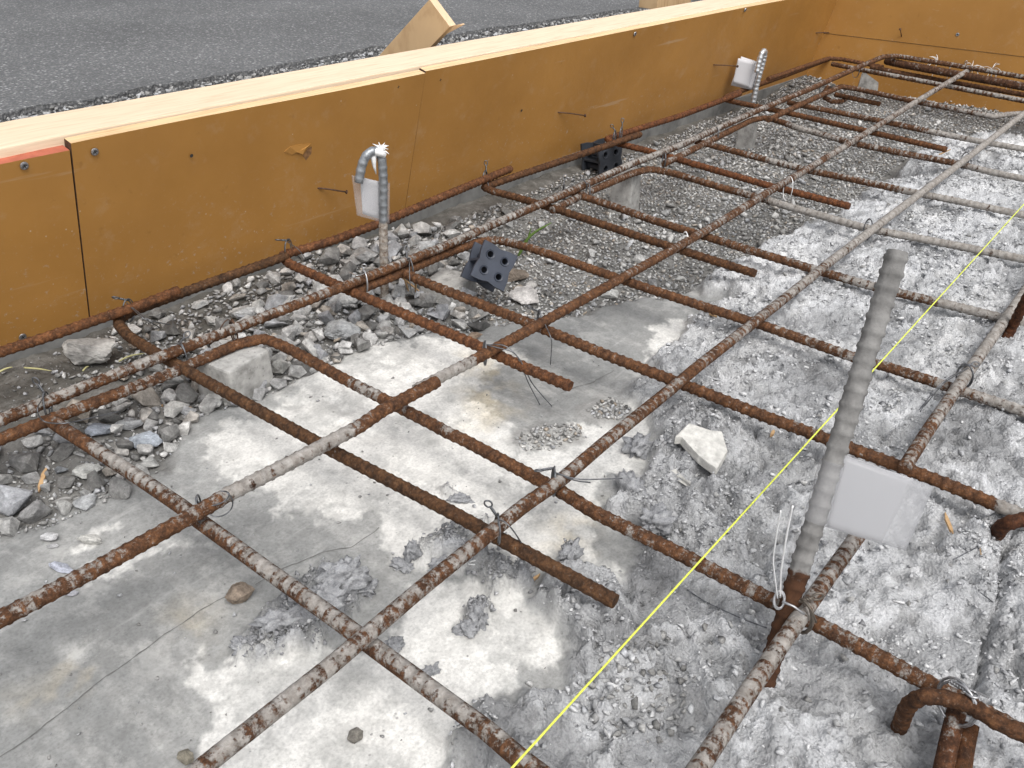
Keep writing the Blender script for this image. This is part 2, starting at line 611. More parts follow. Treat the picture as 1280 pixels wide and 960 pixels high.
Z_CLUMP = [gpoly(p) for p in (
    [(275, 800), (330, 760), (375, 720), (430, 710), (475, 735), (430, 790), (380, 810), (330, 835), (290, 825)],
    [(490, 700), (520, 680), (590, 655), (640, 650), (600, 690), (660, 730), (620, 745), (560, 715)],
    [(570, 790), (590, 755), (615, 745), (620, 775), (600, 800)],
    [(690, 690), (720, 672), (735, 690), (715, 705)],
    [(770, 640), (800, 560), (860, 500), (905, 520), (930, 560), (900, 610), (960, 640), (930, 700), (860, 720), (800, 700), (830, 668)],
    [(545, 612), (575, 606), (590, 622), (560, 632)],
    [(690, 700), (760, 730), (790, 790), (720, 820), (690, 790), (650, 745)],
    [(560, 960), (590, 900), (640, 905), (640, 960)],
    [(1130, 700), (1240, 660), (1300, 720), (1300, 860), (1200, 800)],
)]
Z_PATCH = [gpoly(p) for p in ([(645, 548), (680, 530), (722, 528), (735, 545), (690, 560), (655, 562)],
                              [(735, 512), (765, 495), (790, 510), (775, 525), (745, 522)])]
Z_HOLE = gpoly([(1050, 215), (1090, 200), (1160, 210), (1170, 235), (1110, 245), (1060, 240)])
PUDDLE_PITS = [un(px, py, -.054)[:2] for px, py in ((370, 503), (418, 500), (432, 510), (412, 530), (462, 543), (57, 815), (97, 822), (33, 800))]


CRUST_CRACKS = [[un(px, py, -.045)[:2] for px, py in c] for c in (((1262, 690), (1240, 740), (1246, 770), (1232, 800), (1224, 850), (1228, 880)), ((1262, 800), (1275, 830), (1290, 870)),
                ((770, 640), (800, 655), (835, 662)), ((905, 640), (930, 655), (965, 650)))]


def seg_dist(x, y, pts):
    d = np.full(x.shape, 9.0)
    for (ax, ay), (bx, by) in zip(pts[:-1], pts[1:]):
        ex, ey = bx - ax, by - ay
        t = np.clip(((x - ax) * ex + (y - ay) * ey) / (ex * ex + ey * ey), 0, 1)
        d = np.minimum(d, np.hypot(x - ax - ex * t, y - ay - ey * t))
    return d


def ground_fields(x, y):
    w1 = (fbm(x, y, 26, 4, 3) - .5); w2 = (fbm(x, y, 26, 4, 9) - .5)
    xx = x + w1 * .045; yy = y + w2 * .045
    crust = sstep(-.006, .012, poly_sd(xx, yy, Z_CRUST))
    gravel = sstep(-.01, .02, poly_sd(xx, yy, Z_GRAVEL))
    dirt = sstep(-.03, .04, poly_sd(xx, yy, Z_DIRT))
    clump = np.zeros_like(x)
    for p in Z_CLUMP:
        clump = np.maximum(clump, sstep(-.002, .009, poly_sd(xx, yy, p)))
    crust = np.maximum(crust, 0) * (1 - gravel * .6)
    h = np.full_like(x, SLAB_Z)
    h += (fbm(x, y, 9, 3, 21) - .5) * .003
    # the mortar heap stands higher away from the camera and embeds the cross bars there
    rise = sstep(.55, .95, x) * sstep(.50, .28, y) * .022 + sstep(.45, .8, x) * sstep(.20, .05, y) * .010
    rise = rise * (1 - .45 * sstep(1.55, 2.1, x))
    lum = 1 - worley(xx, yy, 26, 5); lum2 = 1 - worley(xx + .3, yy, 62, 6)
    fine = fbm(x, y, 120, 4, 31, .6)
    big = fbm(x, y, 11, 3, 41)
    pit = sstep(.50, .72, fbm(x, y, 38, 3, 77))
    bil = np.abs(fbm(x, y, 85, 4, 33, .62) - .5) * 2
    gran = fbm(x, y, 230, 3, 36, .65) - .5
    terr = sstep(.455, .50, fbm(xx, yy, 15, 5, 37, .6)) * .0065 + sstep(.53, .56, fbm(xx + 2, yy, 24, 5, 38, .6)) * .0045
    h += crust * (.001 + rise + terr + (big - .5) * .012 + lum * .0025 + lum2 * .0025 + (fine - .5) * .010 + gran * .0055 - pit * .005 - bil * .002)
    h += clump * (.004 + sstep(.46, .54, fbm(xx, yy, 45, 4, 35)) * .0085 + lum * .006 + lum2 * .007 + (fine - .5) * .014 + gran * .006) * (1 - .35 * crust)
    # gravel bed drops away from the near slab
    h += gravel * (-.026 * sstep(.62, 1.05, x) - .004 + (fbm(x, y, 14, 3, 51) - .5) * .012 + (fine - .5) * .005)
    h += gravel * sstep(2.0, 2.3, x) * .02
    h += gravel * sstep(.74, .85, y) * .018 * sstep(.62, 1.05, x)
    for p in Z_PATCH:
        h += sstep(-.004, .006, poly_sd(xx, yy, p)) * .0015
    h -= crust * sstep(-.02, .05, poly_sd(xx, yy, Z_HOLE)) * .022
    for c_ in CRUST_CRACKS:
        h -= .014 * np.exp(-(seg_dist(x + w2 * .012, y + w1 * .012, c_) / .0026) ** 2)
    for (qx, qy) in PUDDLE_PITS:
        d = np.hypot(x - qx, y - qy)
        h -= .0035 * np.exp(-(d / .010) ** 2)
    return h, crust, gravel, dirt, clump, xx, yy


def ground_z(x, y):
    return ground_fields(np.atleast_1d(np.float64(x)), np.atleast_1d(np.float64(y)))[0]


def build_ground():
    xs = [-1.2]
    while xs[-1] < 3.0:
        x = xs[-1]
        if x < 0.05: st = .03 if x < -.1 else .008
        elif x < .75: st = .0021
        elif x < 2.6: st = .0021 + (x - .75) * .0036
        else: st = .03
        xs.append(x + st)
    ys = [-1.8]
    while ys[-1] < 1.0:
        y = ys[-1]
        ys.append(y + (.03 if y < -.55 else .006 if y < -.12 else (.0024 if y < .92 else .01)))
    xs = np.array(xs); ys = np.array(ys)
    X, Y = np.meshgrid(xs, ys, indexing='ij')
    nx, ny = X.shape
    x = X.ravel(); y = Y.ravel()
    h, crust, gravel, dirt, clump, xx, yy = ground_fields(x, y)
    white = np.zeros_like(x)
    for p in Z_WHITE:
        white = np.maximum(white, (.74 * sstep(-.006, .008, poly_sd(x + (fbm(x, y, 24, 6, 101, .66) - .5) * .12, y + (fbm(x, y, 24, 6, 131, .66) - .5) * .12, p)) + .26 * sstep(-.05, .045, poly_sd(xx, yy, p))))
    white *= .62 + .38 * sstep(.34, .50, fbm(x, y, 32, 6, 61, .68))
    streak = sstep(.55, .75, fbm(x, y * .35, 60, 5, 141, .65))
    # colours are those of the materials: grey slab, pale laitance, dusty mortar, brown dirt
    grey = np.array([.245, .248, .243]); pale = np.array([.69, .68, .65]); dusty = np.array([.555, .562, .575])
    dk = np.array([.13, .13, .13]); soil = np.array([.105, .100, .090]); bed = np.array([.165, .161, .152])
    g1 = fbm(x, y, 7, 4, 151)[:, None]
    c = grey[None] * (.78 + .44 * g1)
    c = c * (1 - .35 * white[:, None]) + pale[None] * .35 * white[:, None] if False else c + (pale[None] - c) * white[:, None]
    c = c + (np.array([.42, .415, .40])[None] - c) * (streak * .35 * (1 - white))[:, None]
    stain = np.zeros_like(x)
    for p in Z_STAIN:
        stain = np.maximum(stain, sstep(-.03, .03, poly_sd(xx, yy, p)))
    c = c + (np.array([.56, .46, .28])[None] - c) * (stain * .42 * sstep(.35, .65, fbm(x, y, 50, 4, 161)))[:, None]
    cr = dusty[None] * (.66 + .60 * fbm(x, y, 55, 5, 171, .62))[:, None]
    wpatch = sstep(.47, .66, fbm(x, y, 16, 5, 181, .6)) * (.35 + .65 * sstep(.5, 1.0, x))
    low_ = sstep(.455, .50, fbm(xx, yy, 15, 5, 37, .6))
    cr = cr * (.70 + .34 * low_ * (.7 + .6 * fbm(x, y, 6, 3, 175)))[:, None]
    cr = cr + (np.array([.71, .712, .715])[None] - cr) * (wpatch * .8)[:, None]
    cr = cr * (1 - .24 * sstep(.12, .24, yy) * sstep(1.0, .6, xx))[:, None]      # damp side next to the slab
    dpatch = sstep(.58, .68, fbm(x, y, 24, 5, 191, .65))
    cr = cr + (dk[None] - cr) * (dpatch * .42)[:, None]
    lumpc = np.array([.345, .352, .37])[None] * (.7 + .6 * fbm(x, y, 90, 4, 177))[:, None]
    cm_ = clump * (1 - crust) * (.35 + .65 * sstep(.42, .54, fbm(xx, yy, 45, 4, 35)))
    c = c + (lumpc - c) * cm_[:, None]
    c = c + (cr - c) * crust[:, None]
    cg = bed[None] * (.6 + .8 * fbm(x, y, 60, 4, 201))[:, None]
    cg = cg + (soil[None] * (.6 + .8 * fbm(x, y, 40, 4, 211))[:, None] - cg) * dirt[:, None]
    c = c + (cg - c) * (gravel * (1 - .55 * crust))[:, None]
    for p in Z_PATCH:
        pm = sstep(-.006, .006, poly_sd(xx, yy, p))
        c = c + (np.array([.27, .265, .255])[None] - c) * (pm * .8)[:, None]
    verts = np.stack([x, y, h], 1)
    i = np.arange(nx - 1)[:, None] * ny + np.arange(ny - 1)[None]
    i = i.ravel()
    faces = np.stack([i, i + ny, i + ny + 1, i + 1], 1)
    me = bpy.data.meshes.new('concrete_ground')
    me.vertices.add(len(verts)); me.vertices.foreach_set('co', verts.astype(np.float32).ravel())
    me.loops.add(faces.size); me.loops.foreach_set('vertex_index', faces.astype(np.int32).ravel())
    me.polygons.add(len(faces))
    me.polygons.foreach_set('loop_start', np.arange(0, faces.size, 4, dtype=np.int32))
    me.polygons.foreach_set('use_smooth', np.ones(len(faces), bool))
    me.update(calc_edges=True)
    set_col(me, 'tint', np.clip(c, .02, .85))
    set_attr(me, 'crust', np.clip(np.maximum(crust, clump) + gravel * .5, 0, 1))
    me.materials.append(M_GROUND)
    o = bpy.data.objects.new('concrete_ground', me)
    COL.objects.link(o)
    kind(o, 'structure')
    return o


GROUND = build_ground()

M_CRACK = mat_plain('crack_shade', (.13, .128, .122), .95, 0, .3, 200, 0)
# hairline cracks in the slab: thin ribbons, shade of the depth painted dark
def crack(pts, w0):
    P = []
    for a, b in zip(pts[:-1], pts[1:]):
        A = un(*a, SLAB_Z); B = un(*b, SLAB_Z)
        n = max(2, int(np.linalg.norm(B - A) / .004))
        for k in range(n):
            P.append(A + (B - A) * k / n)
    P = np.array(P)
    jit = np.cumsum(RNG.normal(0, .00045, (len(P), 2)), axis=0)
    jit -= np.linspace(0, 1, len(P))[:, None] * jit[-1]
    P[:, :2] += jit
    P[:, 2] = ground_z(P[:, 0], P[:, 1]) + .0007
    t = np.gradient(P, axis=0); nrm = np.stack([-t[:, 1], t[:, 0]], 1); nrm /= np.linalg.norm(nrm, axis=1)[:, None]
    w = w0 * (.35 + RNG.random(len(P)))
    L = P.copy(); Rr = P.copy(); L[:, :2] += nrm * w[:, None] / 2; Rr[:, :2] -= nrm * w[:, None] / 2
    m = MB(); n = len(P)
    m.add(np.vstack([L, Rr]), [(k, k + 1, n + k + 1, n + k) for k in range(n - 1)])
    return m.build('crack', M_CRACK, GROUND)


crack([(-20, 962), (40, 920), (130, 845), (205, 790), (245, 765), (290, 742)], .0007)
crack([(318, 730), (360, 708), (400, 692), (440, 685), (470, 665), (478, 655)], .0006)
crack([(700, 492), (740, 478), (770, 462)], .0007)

# base sheet, road, ledge
bs = MB(); bs.add([(-60, -60, -.13), (60, -60, -.13), (60, 60, -.13), (-60, 60, -.13)], [(0, 1, 2, 3)])
kind(bs.build('ground', mat_plain('brown_soil', (.16, .14, .11), .95, 0, .4, 3, .3)), 'structure')

ROAD_Z = -0.03
RE = [un(px, py, ROAD_Z) for px, py in ((0, 143), (250, 98), (430, 66), (620, 34), (810, 8))]
RE = [RE[0] + (RE[0] - RE[1]) * 6] + RE + [RE[-1] + (RE[-1] - RE[-2]) * 10]


def build_road():
    m = MB(); xs = np.linspace(RE[0][0], RE[-1][0], 1400)
    ye = np.interp(xs, [p[0] for p in RE], [p[1] for p in RE])
    ye = ye + (fbm(xs, xs * 0 + 3, 9, 4, 5) - .5) * .035 + (fbm(xs, xs * 0 + 8, 60, 3, 6) - .5) * .018
    rows = [ye, ye + .004, ye + .6, ye * 0 + 60]
    zs = [ROAD_Z - .03, ROAD_Z, ROAD_Z + .004, ROAD_Z + .1]
    V = []
    for r, z in zip(rows, zs):
        V += [(a, b, z) for a, b in zip(xs, r)]
    n = len(xs)
    m.add(V, [(k * n + i, k * n + i + 1, (k + 1) * n + i + 1, (k + 1) * n + i) for k in range(3) for i in range(n - 1)])
    return kind(m.build('road', M_ASPHALT), 'structure')


build_road()
# broken verge between the formwork and the asphalt
vx = np.linspace(-2, 6, 620); vy = np.linspace(.93, 2.1, 90)
VX, VY = np.meshgrid(vx, vy, indexing='ij')
vh = -.052 + (fbm(VX.ravel(), VY.ravel(), 18, 4, 71) - .5) * .02 + (fbm(VX.ravel(), VY.ravel(), 70, 3, 72) - .5) * .012
m = MB(); ny = len(vy)
m.add(np.stack([VX.ravel(), VY.ravel(), vh], 1), [(i * ny + j, (i + 1) * ny + j, (i + 1) * ny + j + 1, i * ny + j + 1) for i in range(len(vx) - 1) for j in range(ny - 1)])
M_VERGE = NM('broken_asphalt_verge', .9)
_v = M_VERGE.voro(120, 'Color'); _s = M_VERGE.n.new('ShaderNodeSeparateColor'); M_VERGE.link(_v, _s.inputs[0])
M_VERGE = M_VERGE.out(M_VERGE.mix(1.0, M_VERGE.ramp(_s.outputs[0], [(0, .06), (.5, .12), (.8, .20), (1, .42)]),
                                  M_VERGE.ramp(M_VERGE.noise(9, 4), [(.3, .7), (.7, 1.3)]), 'MULTIPLY'), .9,
                      M_VERGE.bump(M_VERGE.voro(120), .9, .006))
kind(m.build('road_verge', M_VERGE, fix=False), 'structure')

# ------------------------------------------------------------------ formwork
LEAN = unit((-.03, -.208, .977))
WZ = -.045
wa, wb, wc = un(110, 402, WZ), un(505, 262, WZ), un(1000, 95, WZ)
n12 = unit(np.cross(unit(wb - wa), LEAN)); n3 = unit(np.cross(unit(wc - wb), LEAN))
if n12[1] > 0: n12 = -n12
if n3[1] > 0: n3 = -n3


def W12(px, py): return onplane(px, py, wa, n12)
def W3(px, py): return onplane(px, py, wb, n3)


form = empty('formwork_wall', wa)
tag(form, 'orange plywood formwork wall with a pale timber top rail beside the asphalt', 'formwork')
PT = .012


def panel(corners, n, proud=0.0, edge_mat=M_EDGE, label=None):
    """corners in order TL, TR, BR, BL on the wall face"""
    F4 = [np.asarray(c) + n * proud for c in corners]
    B4 = [c - n * PT for c in F4]
    m = MB()
    # split the face so the slight bow of the sheet can show
    nu = 24; V = []
    bow = lambda u: n * (.0018 * math.sin(u * 5.1 + F4[0][0] * 9))
    for i in range(nu + 1):
        u = i / nu
        for P in (F4, B4):
            V.append(P[0] + (P[1] - P[0]) * u + bow(u)); V.append(P[3] + (P[2] - P[3]) * u + bow(u))
    f = []; mats = []
    for i in range(nu):
        a = i * 4; b = a + 4
        f += [(a, b, b + 1, a + 1), (a + 2, a + 3, b + 3, b + 2), (a, a + 2, b + 2, b), (a + 1, b + 1, b + 3, a + 3)]
        mats += [0, 0, 1, 1]
    e = nu * 4
    f += [(0, 1, 3, 2), (e, e + 2, e + 3, e + 1)]; mats += [2, 2]
    m.add(V, f)
    o = m.build('plywood_panel', M_PLY)
    o.data.materials.append(edge_mat); o.data.materials.append(M_NAIL)
    for p, k in zip(o.data.polygons, mats):
        p.material_index = k
    adopt(o, form)
    if label: o['label'] = label
    return o


# top-edge survey
p1 = panel([W12(-160, 243), W12(86, 187), W12(110.6, 399), W12(-160, 491)], n12, 0.0, M_RED, 'short plywood panel with a red painted top edge')
p2 = panel([W12(87, 178), W12(529, 90), W12(503, 263), W12(112, 400)], n12, .003)
p3 = panel([W3(530.4, 88), W3(1052, -14), W3(1008, 94), W3(504.4, 262)], n3, .001)

# rail on the outer side of the panels
def topz(px, py): return (W12(px, py) if px < 530 else W3(px, py))
inn = [topz(-160, 232), topz(87, 177), topz(300, 134.5), topz(531, 88), topz(760, 43), topz(1052, -14)]
out = []
for c in inn:
    out.append(c + np.array([.002, .105, -.006]))
m = MB()
V = []; F_ = []
for k, (a, b) in enumerate(zip(inn, out)):
    nn = n12 if k < 3 else n3
    a2 = a - nn * (PT + .001); b2 = b - nn * PT
    V += [a2 + (0, 0, .001), b2 + (0, 0, .001), b2 - (0, 0, .045), a2 - (0, 0, .045)]
for k in range(len(inn) - 1):
    o = k * 4
    for j in range(4):
        F_.append((o + j, o + (j + 1) % 4, o + 4 + (j + 1) % 4, o + 4 + j))
F_ += [(3, 2, 1, 0), tuple(len(V) - 4 + j for j in range(4))]
m.add(V, F_)
rail = adopt(m.build('timber_rail', M_RAIL, bevel=.0015), form)

# concrete ledge below the panels
lm = MB()
A_ = un(-200, 500, WZ); pts = [wa + (wa - wb) * 1.3, wa, wb, wc, wc + (wc - wb) * .3]
V = []
for p in pts:
    for dy, z in ((-.006, -.12), (-.004, WZ - .001), (.14, WZ - .001), (.14, -.12)):
        V.append((p[0], p[1] + dy, z))
lm.add(V, [(i * 4 + j, i * 4 + (j + 1) % 4, (i + 1) * 4 + (j + 1) % 4, (i + 1) * 4 + j) for i in range(len(pts) - 1) for j in range(4)] + [(3, 2, 1, 0), (16, 17, 18, 19)])
kind(lm.build('concrete_ledge', mat_plain('grey_lean_concrete', (.15, .15, .145), .9, 0, .35, 30, .5, .2, .003)), 'structure')


def screw(P, n, parent):
    m = MB(); u = unit(np.cross(n, (0, 0, 1))); w = np.cross(n, u)
    prof = [(.0041, .0003), (.0038, .0012), (.0024, .0016), (.0006, .0009)]
    k = 12; V = []
    for r, h in prof:
        for j in range(k):
            a = 2 * math.pi * j / k
            V.append(P + n * h + (u * math.cos(a) + w * math.sin(a)) * r)
    F_ = [(i * k + j, i * k + (j + 1) % k, (i + 1) * k + (j + 1) % k, (i + 1) * k + j) for i in range(3) for j in range(k)]
    F_.append(tuple(3 * k + j for j in range(k)))
    m.add(V, F_)
    nh = len(m.f)
    for a in (.4, .4 + math.pi / 2):
        d = u * math.cos(a) + w * math.sin(a); e = np.cross(n, d)
        m.add([P + n * .00175 + d * s1 * .0022 + e * s2 * .0004 for s1, s2 in ((-1, -1), (1, -1), (1, 1), (-1, 1))], [(0, 1, 2, 3)])
    o = m.build('screw', M_SCREW, parent)
    o.data.materials.append(M_DARK)                    # dark cross recess
    for p in list(o.data.polygons)[nh:]:
        p.material_index = 1
    return o


def nail(P, tip, parent, r=.0011, head=True):
    m = MB(); m.tube([P, P + (tip - P) * .5 + np.array([0, 0, .0006]), tip], r, 6)
    if head:
        d = unit(tip - P); m.tube([tip - d * .0006, tip + d * .0008], .0028, 8)
    return m.build('nail', M_NAIL, parent)


def local(o, parent):
    # parent is a panel whose own origin is the world origin offset by its parent inverse
    return o


def onp(o, panel_obj):
    o.parent = panel_obj
    o.matrix_parent_inverse = Matrix.Identity(4)
    return o


for px, py, pw, pan, n, pr in ((30, 207, W12, p1, n12, 0.0), (116, 188, W12, p2, n12, .003), (495, 107, W12, p2, n12, .003), (549, 99, W3, p3, n3, .001), (28, 421, W12, p1, n12, 0.0),
                           (793, 42, W3, p3, n3, .001), (931, 12, W3, p3, n3, .001)):
    onp(screw(pw(px, py) + n * pr, n, pan), pan)
for (a, b, pw, pan, n) in (((390, 234), (419, 231), W12, p2, n12), ((696, 140), (719, 138), W3, p3, n3), ((892, 81), (911, 78), W3, p3, n3), ((1018, 41), (1037, 37), W3, p3, n3)):
    P = pw(*a); tip = pw(*b) + n * .022
    onp(nail(P, tip, pan), pan)

# torn veneer on the middle panel
def tear(pts, n, lift):
    m = MB(); k = len(pts)
    top = [p + n * (l + .0004) for p, l in zip(pts, lift)]; bot = [p + n * .0002 for p in pts]
    m.prism(bot, top)
    return m


tp = [W12(*p) + n12 * .003 for p in ((353, 188), (360, 182), (372, 179), (386, 178), (379, 182), (374, 190), (367, 188), (362, 192))]
onp(tear(tp, n12, [.0004] + [.0003, .0006, .0010, .0025, .0034, .0020, .0005]).build('peeled_veneer', M_PLY), p2)
tp = [W12(*p) + n12 * .003 for p in ((376, 193), (382, 184), (392, 179), (404, 179), (407, 186), (402, 193), (396, 186), (387, 190), (380, 199))]
onp(tear(tp, n12, [.0004] * 9).build('torn_patch', mat_plain('torn_bare_wood', (.23, .12, .05), .9, 0, .5, 200, .4)), p2)
for px, py in ((650, 137), (237, 193)):
    P = W12(px, py) if px < 530 else W3(px, py)
    nn = n12 if px < 530 else n3
    m = MB(); u = unit(np.cross(nn, (0, 0, 1))); w = np.cross(nn, u)
    m.add([P + nn * .0036 + (u * math.cos(a) + w * math.sin(a)) * .0022 for a in np.linspace(0, 2 * math.pi, 9)[:-1]], [tuple(range(8))])
    pp = p2 if px < 530 else p3
    onp(m.build('nail_hole', M_DARK), pp)

# far wall
c0, c1 = W3(1008, 90), W3(1052, -14)
d0 = un(1280, 141, -.06)
nb = unit(np.cross(d0 - c0, c1 - c0))
if nb[0] > 0: nb = -nb


def WB(px, py): return onplane(px, py, c0, nb)


back = empty('formwork_end_wall', c0)
tag(back, 'tall orange plywood formwork wall closing the far end of the rebar mat', 'formwork')
along = unit(d0 - c0); upb = unit(np.cross(along, nb)); upb = upb if upb[2] > 0 else -upb
s0, s1 = WB(1035, 42), WB(1280, 71)
seam = unit(s1 - s0)
BL = c0 - along * .10 - upb * .06; BR = c0 + along * 2.4 - upb * .06
def seam_at(P):
    # point on the seam line above P
    t = np.dot(P - s0, along) / np.dot(seam, along)
    return s0 + seam * t
SL, SR = seam_at(BL), seam_at(BR)
for (a, b, c, d, pr) in ((SL - upb * .0006, SR - upb * .0006, BR, BL, 0.0), (SL + upb * .30, SR + upb * .30, SR + upb * .0006, SL + upb * .0006, .001)):
    m = MB(); Fq = [p + nb * pr for p in (a, b, c, d)]
    m.prism(Fq, [p - nb * PT for p in Fq])
    o = m.build('plywood_panel', M_PLY); adopt(o, back)
    backp = o
P = WB(1197, 43); onp(screw(P + nb * .001, nb, backp), backp)
P = WB(1127, 46); onp(nail(P, WB(1127, 35) + nb * .02, backp), backp)
m = MB()
for hgt in (.27, .10):
    for k in (0,):
        a = SL + upb * hgt - nb * (PT + .001); b = SR + upb * hgt - nb * (PT + .001)
        A4 = [a, a - nb * .045, a - nb * .045 - upb * .09, a - upb * .09]; m.prism(A4, [p + (b - a) for p in A4])
adopt(m.build('timber_rail', M_RAIL), back)

# brace boards behind the wall
def brace(pxs, depth_y, thick, label, mat=M_BRACE):
    """pxs: four corners of the broad side (low-left, top-left, top-right, low-right)"""
    q = [onplane(px, py, (0, depth_y + k, 0), unit((0, 1, 0))) for (px, py), k in zip(pxs, (0, 0, 0, 0))]
    return q


BX = .93                                              # the brace stands in a plane across the wall
bn = unit((1, .25, 0))
bp0 = onplane(540, 58, (0, .985, 0), np.array([0, 1.0, 0]))
bcorn = [onplane(px, py, bp0, bn) for px, py in ((562, 33.5), (531, -38), (538, 59), (440, 100))]
ax = unit(bcorn[2] - bcorn[0])                        # down the board
e_w = bcorn[1] - bcorn[0]; e_w = e_w - ax * np.dot(e_w, ax)  # across the board
bw = np.linalg.norm(e_w); e_w = e_w / bw
th = bn * (-1 if False else 1) * .020
st = bcorn[0]; ln = .42
quad = [st, st + e_w * .05, st + e_w * .05 + ax * ln, st + ax * ln]
m = MB(); m.prism(quad, [p + th for p in quad])
br = empty('brace_board', st + ax * ln); tag(br, 'short tan timber brace board leaning up behind the pale rail', 'board')
o = adopt(m.build('board', M_BRACE, bevel=.0008), br)
m = MB(); q = [st - ax * .0006, st + e_w * .05 - ax * .0006]; m.prism([q[0], q[1], q[1] + ax * .0005, q[0] + ax * .0005], [q[0] + th, q[1] + th, q[1] + th + ax * .0005, q[0] + th + ax * .0005])
adopt(m.build('cut_end', M_CUT), br)
m = MB(); sp0 = st + th * .8; m.prism([sp0, sp0 + th * .25 - e_w * .001, sp0 + ax * .022], [sp0 - ax * .006 + th * .9 - e_w * .004, sp0 - ax * .006 + th * .95 - e_w * .006, sp0 + ax * .02 + th * .3])
adopt(m.build('splinter', M_CUT), br)
b2 = onplane(850, 4, (0, .99, 0), np.array([0, 1.0, 0]))
m = MB(); q = [b2 + np.array(p) for p in ((-.10, .0, -.005), (.05, .0, -.012), (.05, .045, -.012), (-.10, .045, -.005))]
m.prism(q, [p + np.array((0, 0, .03)) for p in q])
tag(m.build('timber_offcut', M_BRACE, bevel=.001), 'flat timber offcut lying outside the far part of the pale rail', 'board')

# ------------------------------------------------------------------ deformed bars
def smooth_path(P, win, step=.0025):
    P = np.asarray(P, float)
    seg = np.linalg.norm(np.diff(P, axis=0), axis=1); s = np.concatenate([[0], np.cumsum(seg)])
    n = max(8, int(s[-1] / step)); ss = np.linspace(0, s[-1], n)
    D = np.stack([np.interp(ss, s, P[:, k]) for k in range(P.shape[1])], 1)
    w = max(1, int(win / step))
    for _ in range(2):
        pad = np.vstack([2 * D[0] - D[w:0:-1], D, 2 * D[-1] - D[-2:-w - 2:-1]])
        ker = np.ones(2 * w + 1) / (2 * w + 1)
        D = np.stack([np.convolve(pad[:, k], ker, 'valid') for k in range(P.shape[1])], 1)
    return D


def bar_mesh(path, r, sides=12, pitch=.0088, rib=.0008, coat=None, topb=0.0, plain=False):
    seg = np.linalg.norm(np.diff(path[:, :3], axis=0), axis=1); s = np.concatenate([[0], np.cumsum(seg)])
    Ltot = s[-1]; nr = max(1, int(Ltot / pitch))
    offs = np.array([0, .28, .40, .62, .74]); hts = np.array([0, 0, 1, 1, 0.0])
    st = (np.arange(nr)[:, None] + offs[None]).ravel() * Ltot / nr; ht = np.tile(hts, nr)
    st = np.append(st, Ltot); ht = np.append(ht, 0)
    C = np.stack([np.interp(st, s, path[:, k]) for k in range(3)], 1)
    cv = np.interp(st, s, path[:, 3]) if path.shape[1] > 3 else np.zeros(len(st))
    t = np.gradient(C, axis=0); t /= np.linalg.norm(t, axis=1)[:, None] + 1e-12
    up = np.array([0, 0, 1.0]) if abs(t[:, 2]).mean() < .6 else np.array([.6, .8, 0])
    u = np.cross(np.broadcast_to(up, t.shape), t); u /= np.linalg.norm(u, axis=1)[:, None] + 1e-9
    # keep the frame continuous round bends
    for i in range(1, len(u)):
        v = u[i - 1] - t[i] * np.dot(u[i - 1], t[i]); u[i] = v / (np.linalg.norm(v) + 1e-12)
    w = np.cross(t, u)
    an = 2 * math.pi * np.arange(sides) / sides + .35
    lon = np.clip(1 - np.abs(np.mod(an - .35 + math.pi / 2, math.pi) - math.pi / 2) / (2 * math.pi / sides * .9), 0, 1)
    ribv = 1 - lon
    jit = RNG.normal(0, .05, (len(st), sides))
    rad = r + rib * (np.outer(ht, ribv) * (1 + jit * 2) + lon[None] * .9) + r * .02 * jit
    V = C[:, None] + rad[..., None] * (np.cos(an)[None, :, None] * u[:, None] + np.sin(an)[None, :, None] * w[:, None])
    nz = np.cos(an)[None] * u[:, 2:3] + np.sin(an)[None] * w[:, 2:3]
    coatv = cv[:, None] + topb * nz - np.outer(ht, ribv) * .17
    n = len(st)
    i = (np.arange(n - 1)[:, None] * sides + np.arange(sides)[None]).ravel()
    j = (np.arange(n - 1)[:, None] * sides + (np.arange(sides)[None] + 1) % sides).ravel()
    faces = np.stack([i, j, j + sides, i + sides], 1)
    return V.reshape(-1, 3), faces, coatv.ravel(), n


def rebar(name, pts, label, r=.0052, win=.012, sides=12, topb=0.0, tone=(1, 1, 1), cat='rebar', group=None, mat=None, pitch=.0088, rib=.00055):
    """pts: rows of x, y, z, coat in world metres"""
    path = smooth_path(pts, win)
    V, F, coat, n = bar_mesh(path, r, sides, topb=topb, pitch=pitch, rib=rib)
    me = bpy.data.meshes.new(name)
    fl = F.tolist() + [list(range(sides - 1, -1, -1)), [(n - 1) * sides + k for k in range(sides)]]
    me.from_pydata(V.tolist(), [], fl)
    sm = np.ones(len(fl), bool); sm[-2:] = False
    me.polygons.foreach_set('use_smooth', sm)
    set_attr(me, 'coat', coat)
    me.materials.append(mat or M_REBAR)
    o = bpy.data.objects.new(name, me); COL.objects.link(o)
    o.color = (*tone, 1)
    tag(o, label, cat, group)
    return o


def G(rows, z=0.0, coat=0.2):
    """rows of (px, py[, z[, coat]]) -> surveyed points"""
    out = []
    for q in rows:
        zz = q[2] if len(q) > 2 and q[2] is not None else z
        cc = q[3] if len(q) > 3 else coat
        out.append([*un(q[0], q[1], zz), cc])
    # bars that leave the surveyed area run on beyond it
    for end, nxt, q in ((0, 1, rows[0]), (-1, -2, rows[-1])):
        A, B = np.array(out[end]), np.array(out[nxt]); d = unit(A[:3] - B[:3])
        if (q[0] > 1290 or q[0] < -50 or q[1] > 970) and (d[1] < -.7 or d[0] < -.7):
            E = [*(A[:3] + d * (.5 if d[1] < -.7 else .3)), A[3]]
            out = [E] + out if end == 0 else out + [E]
    return out


TZ = -.0112
LG = 'long bars of the rebar mat'
TG = 'cross bars of the rebar mat'
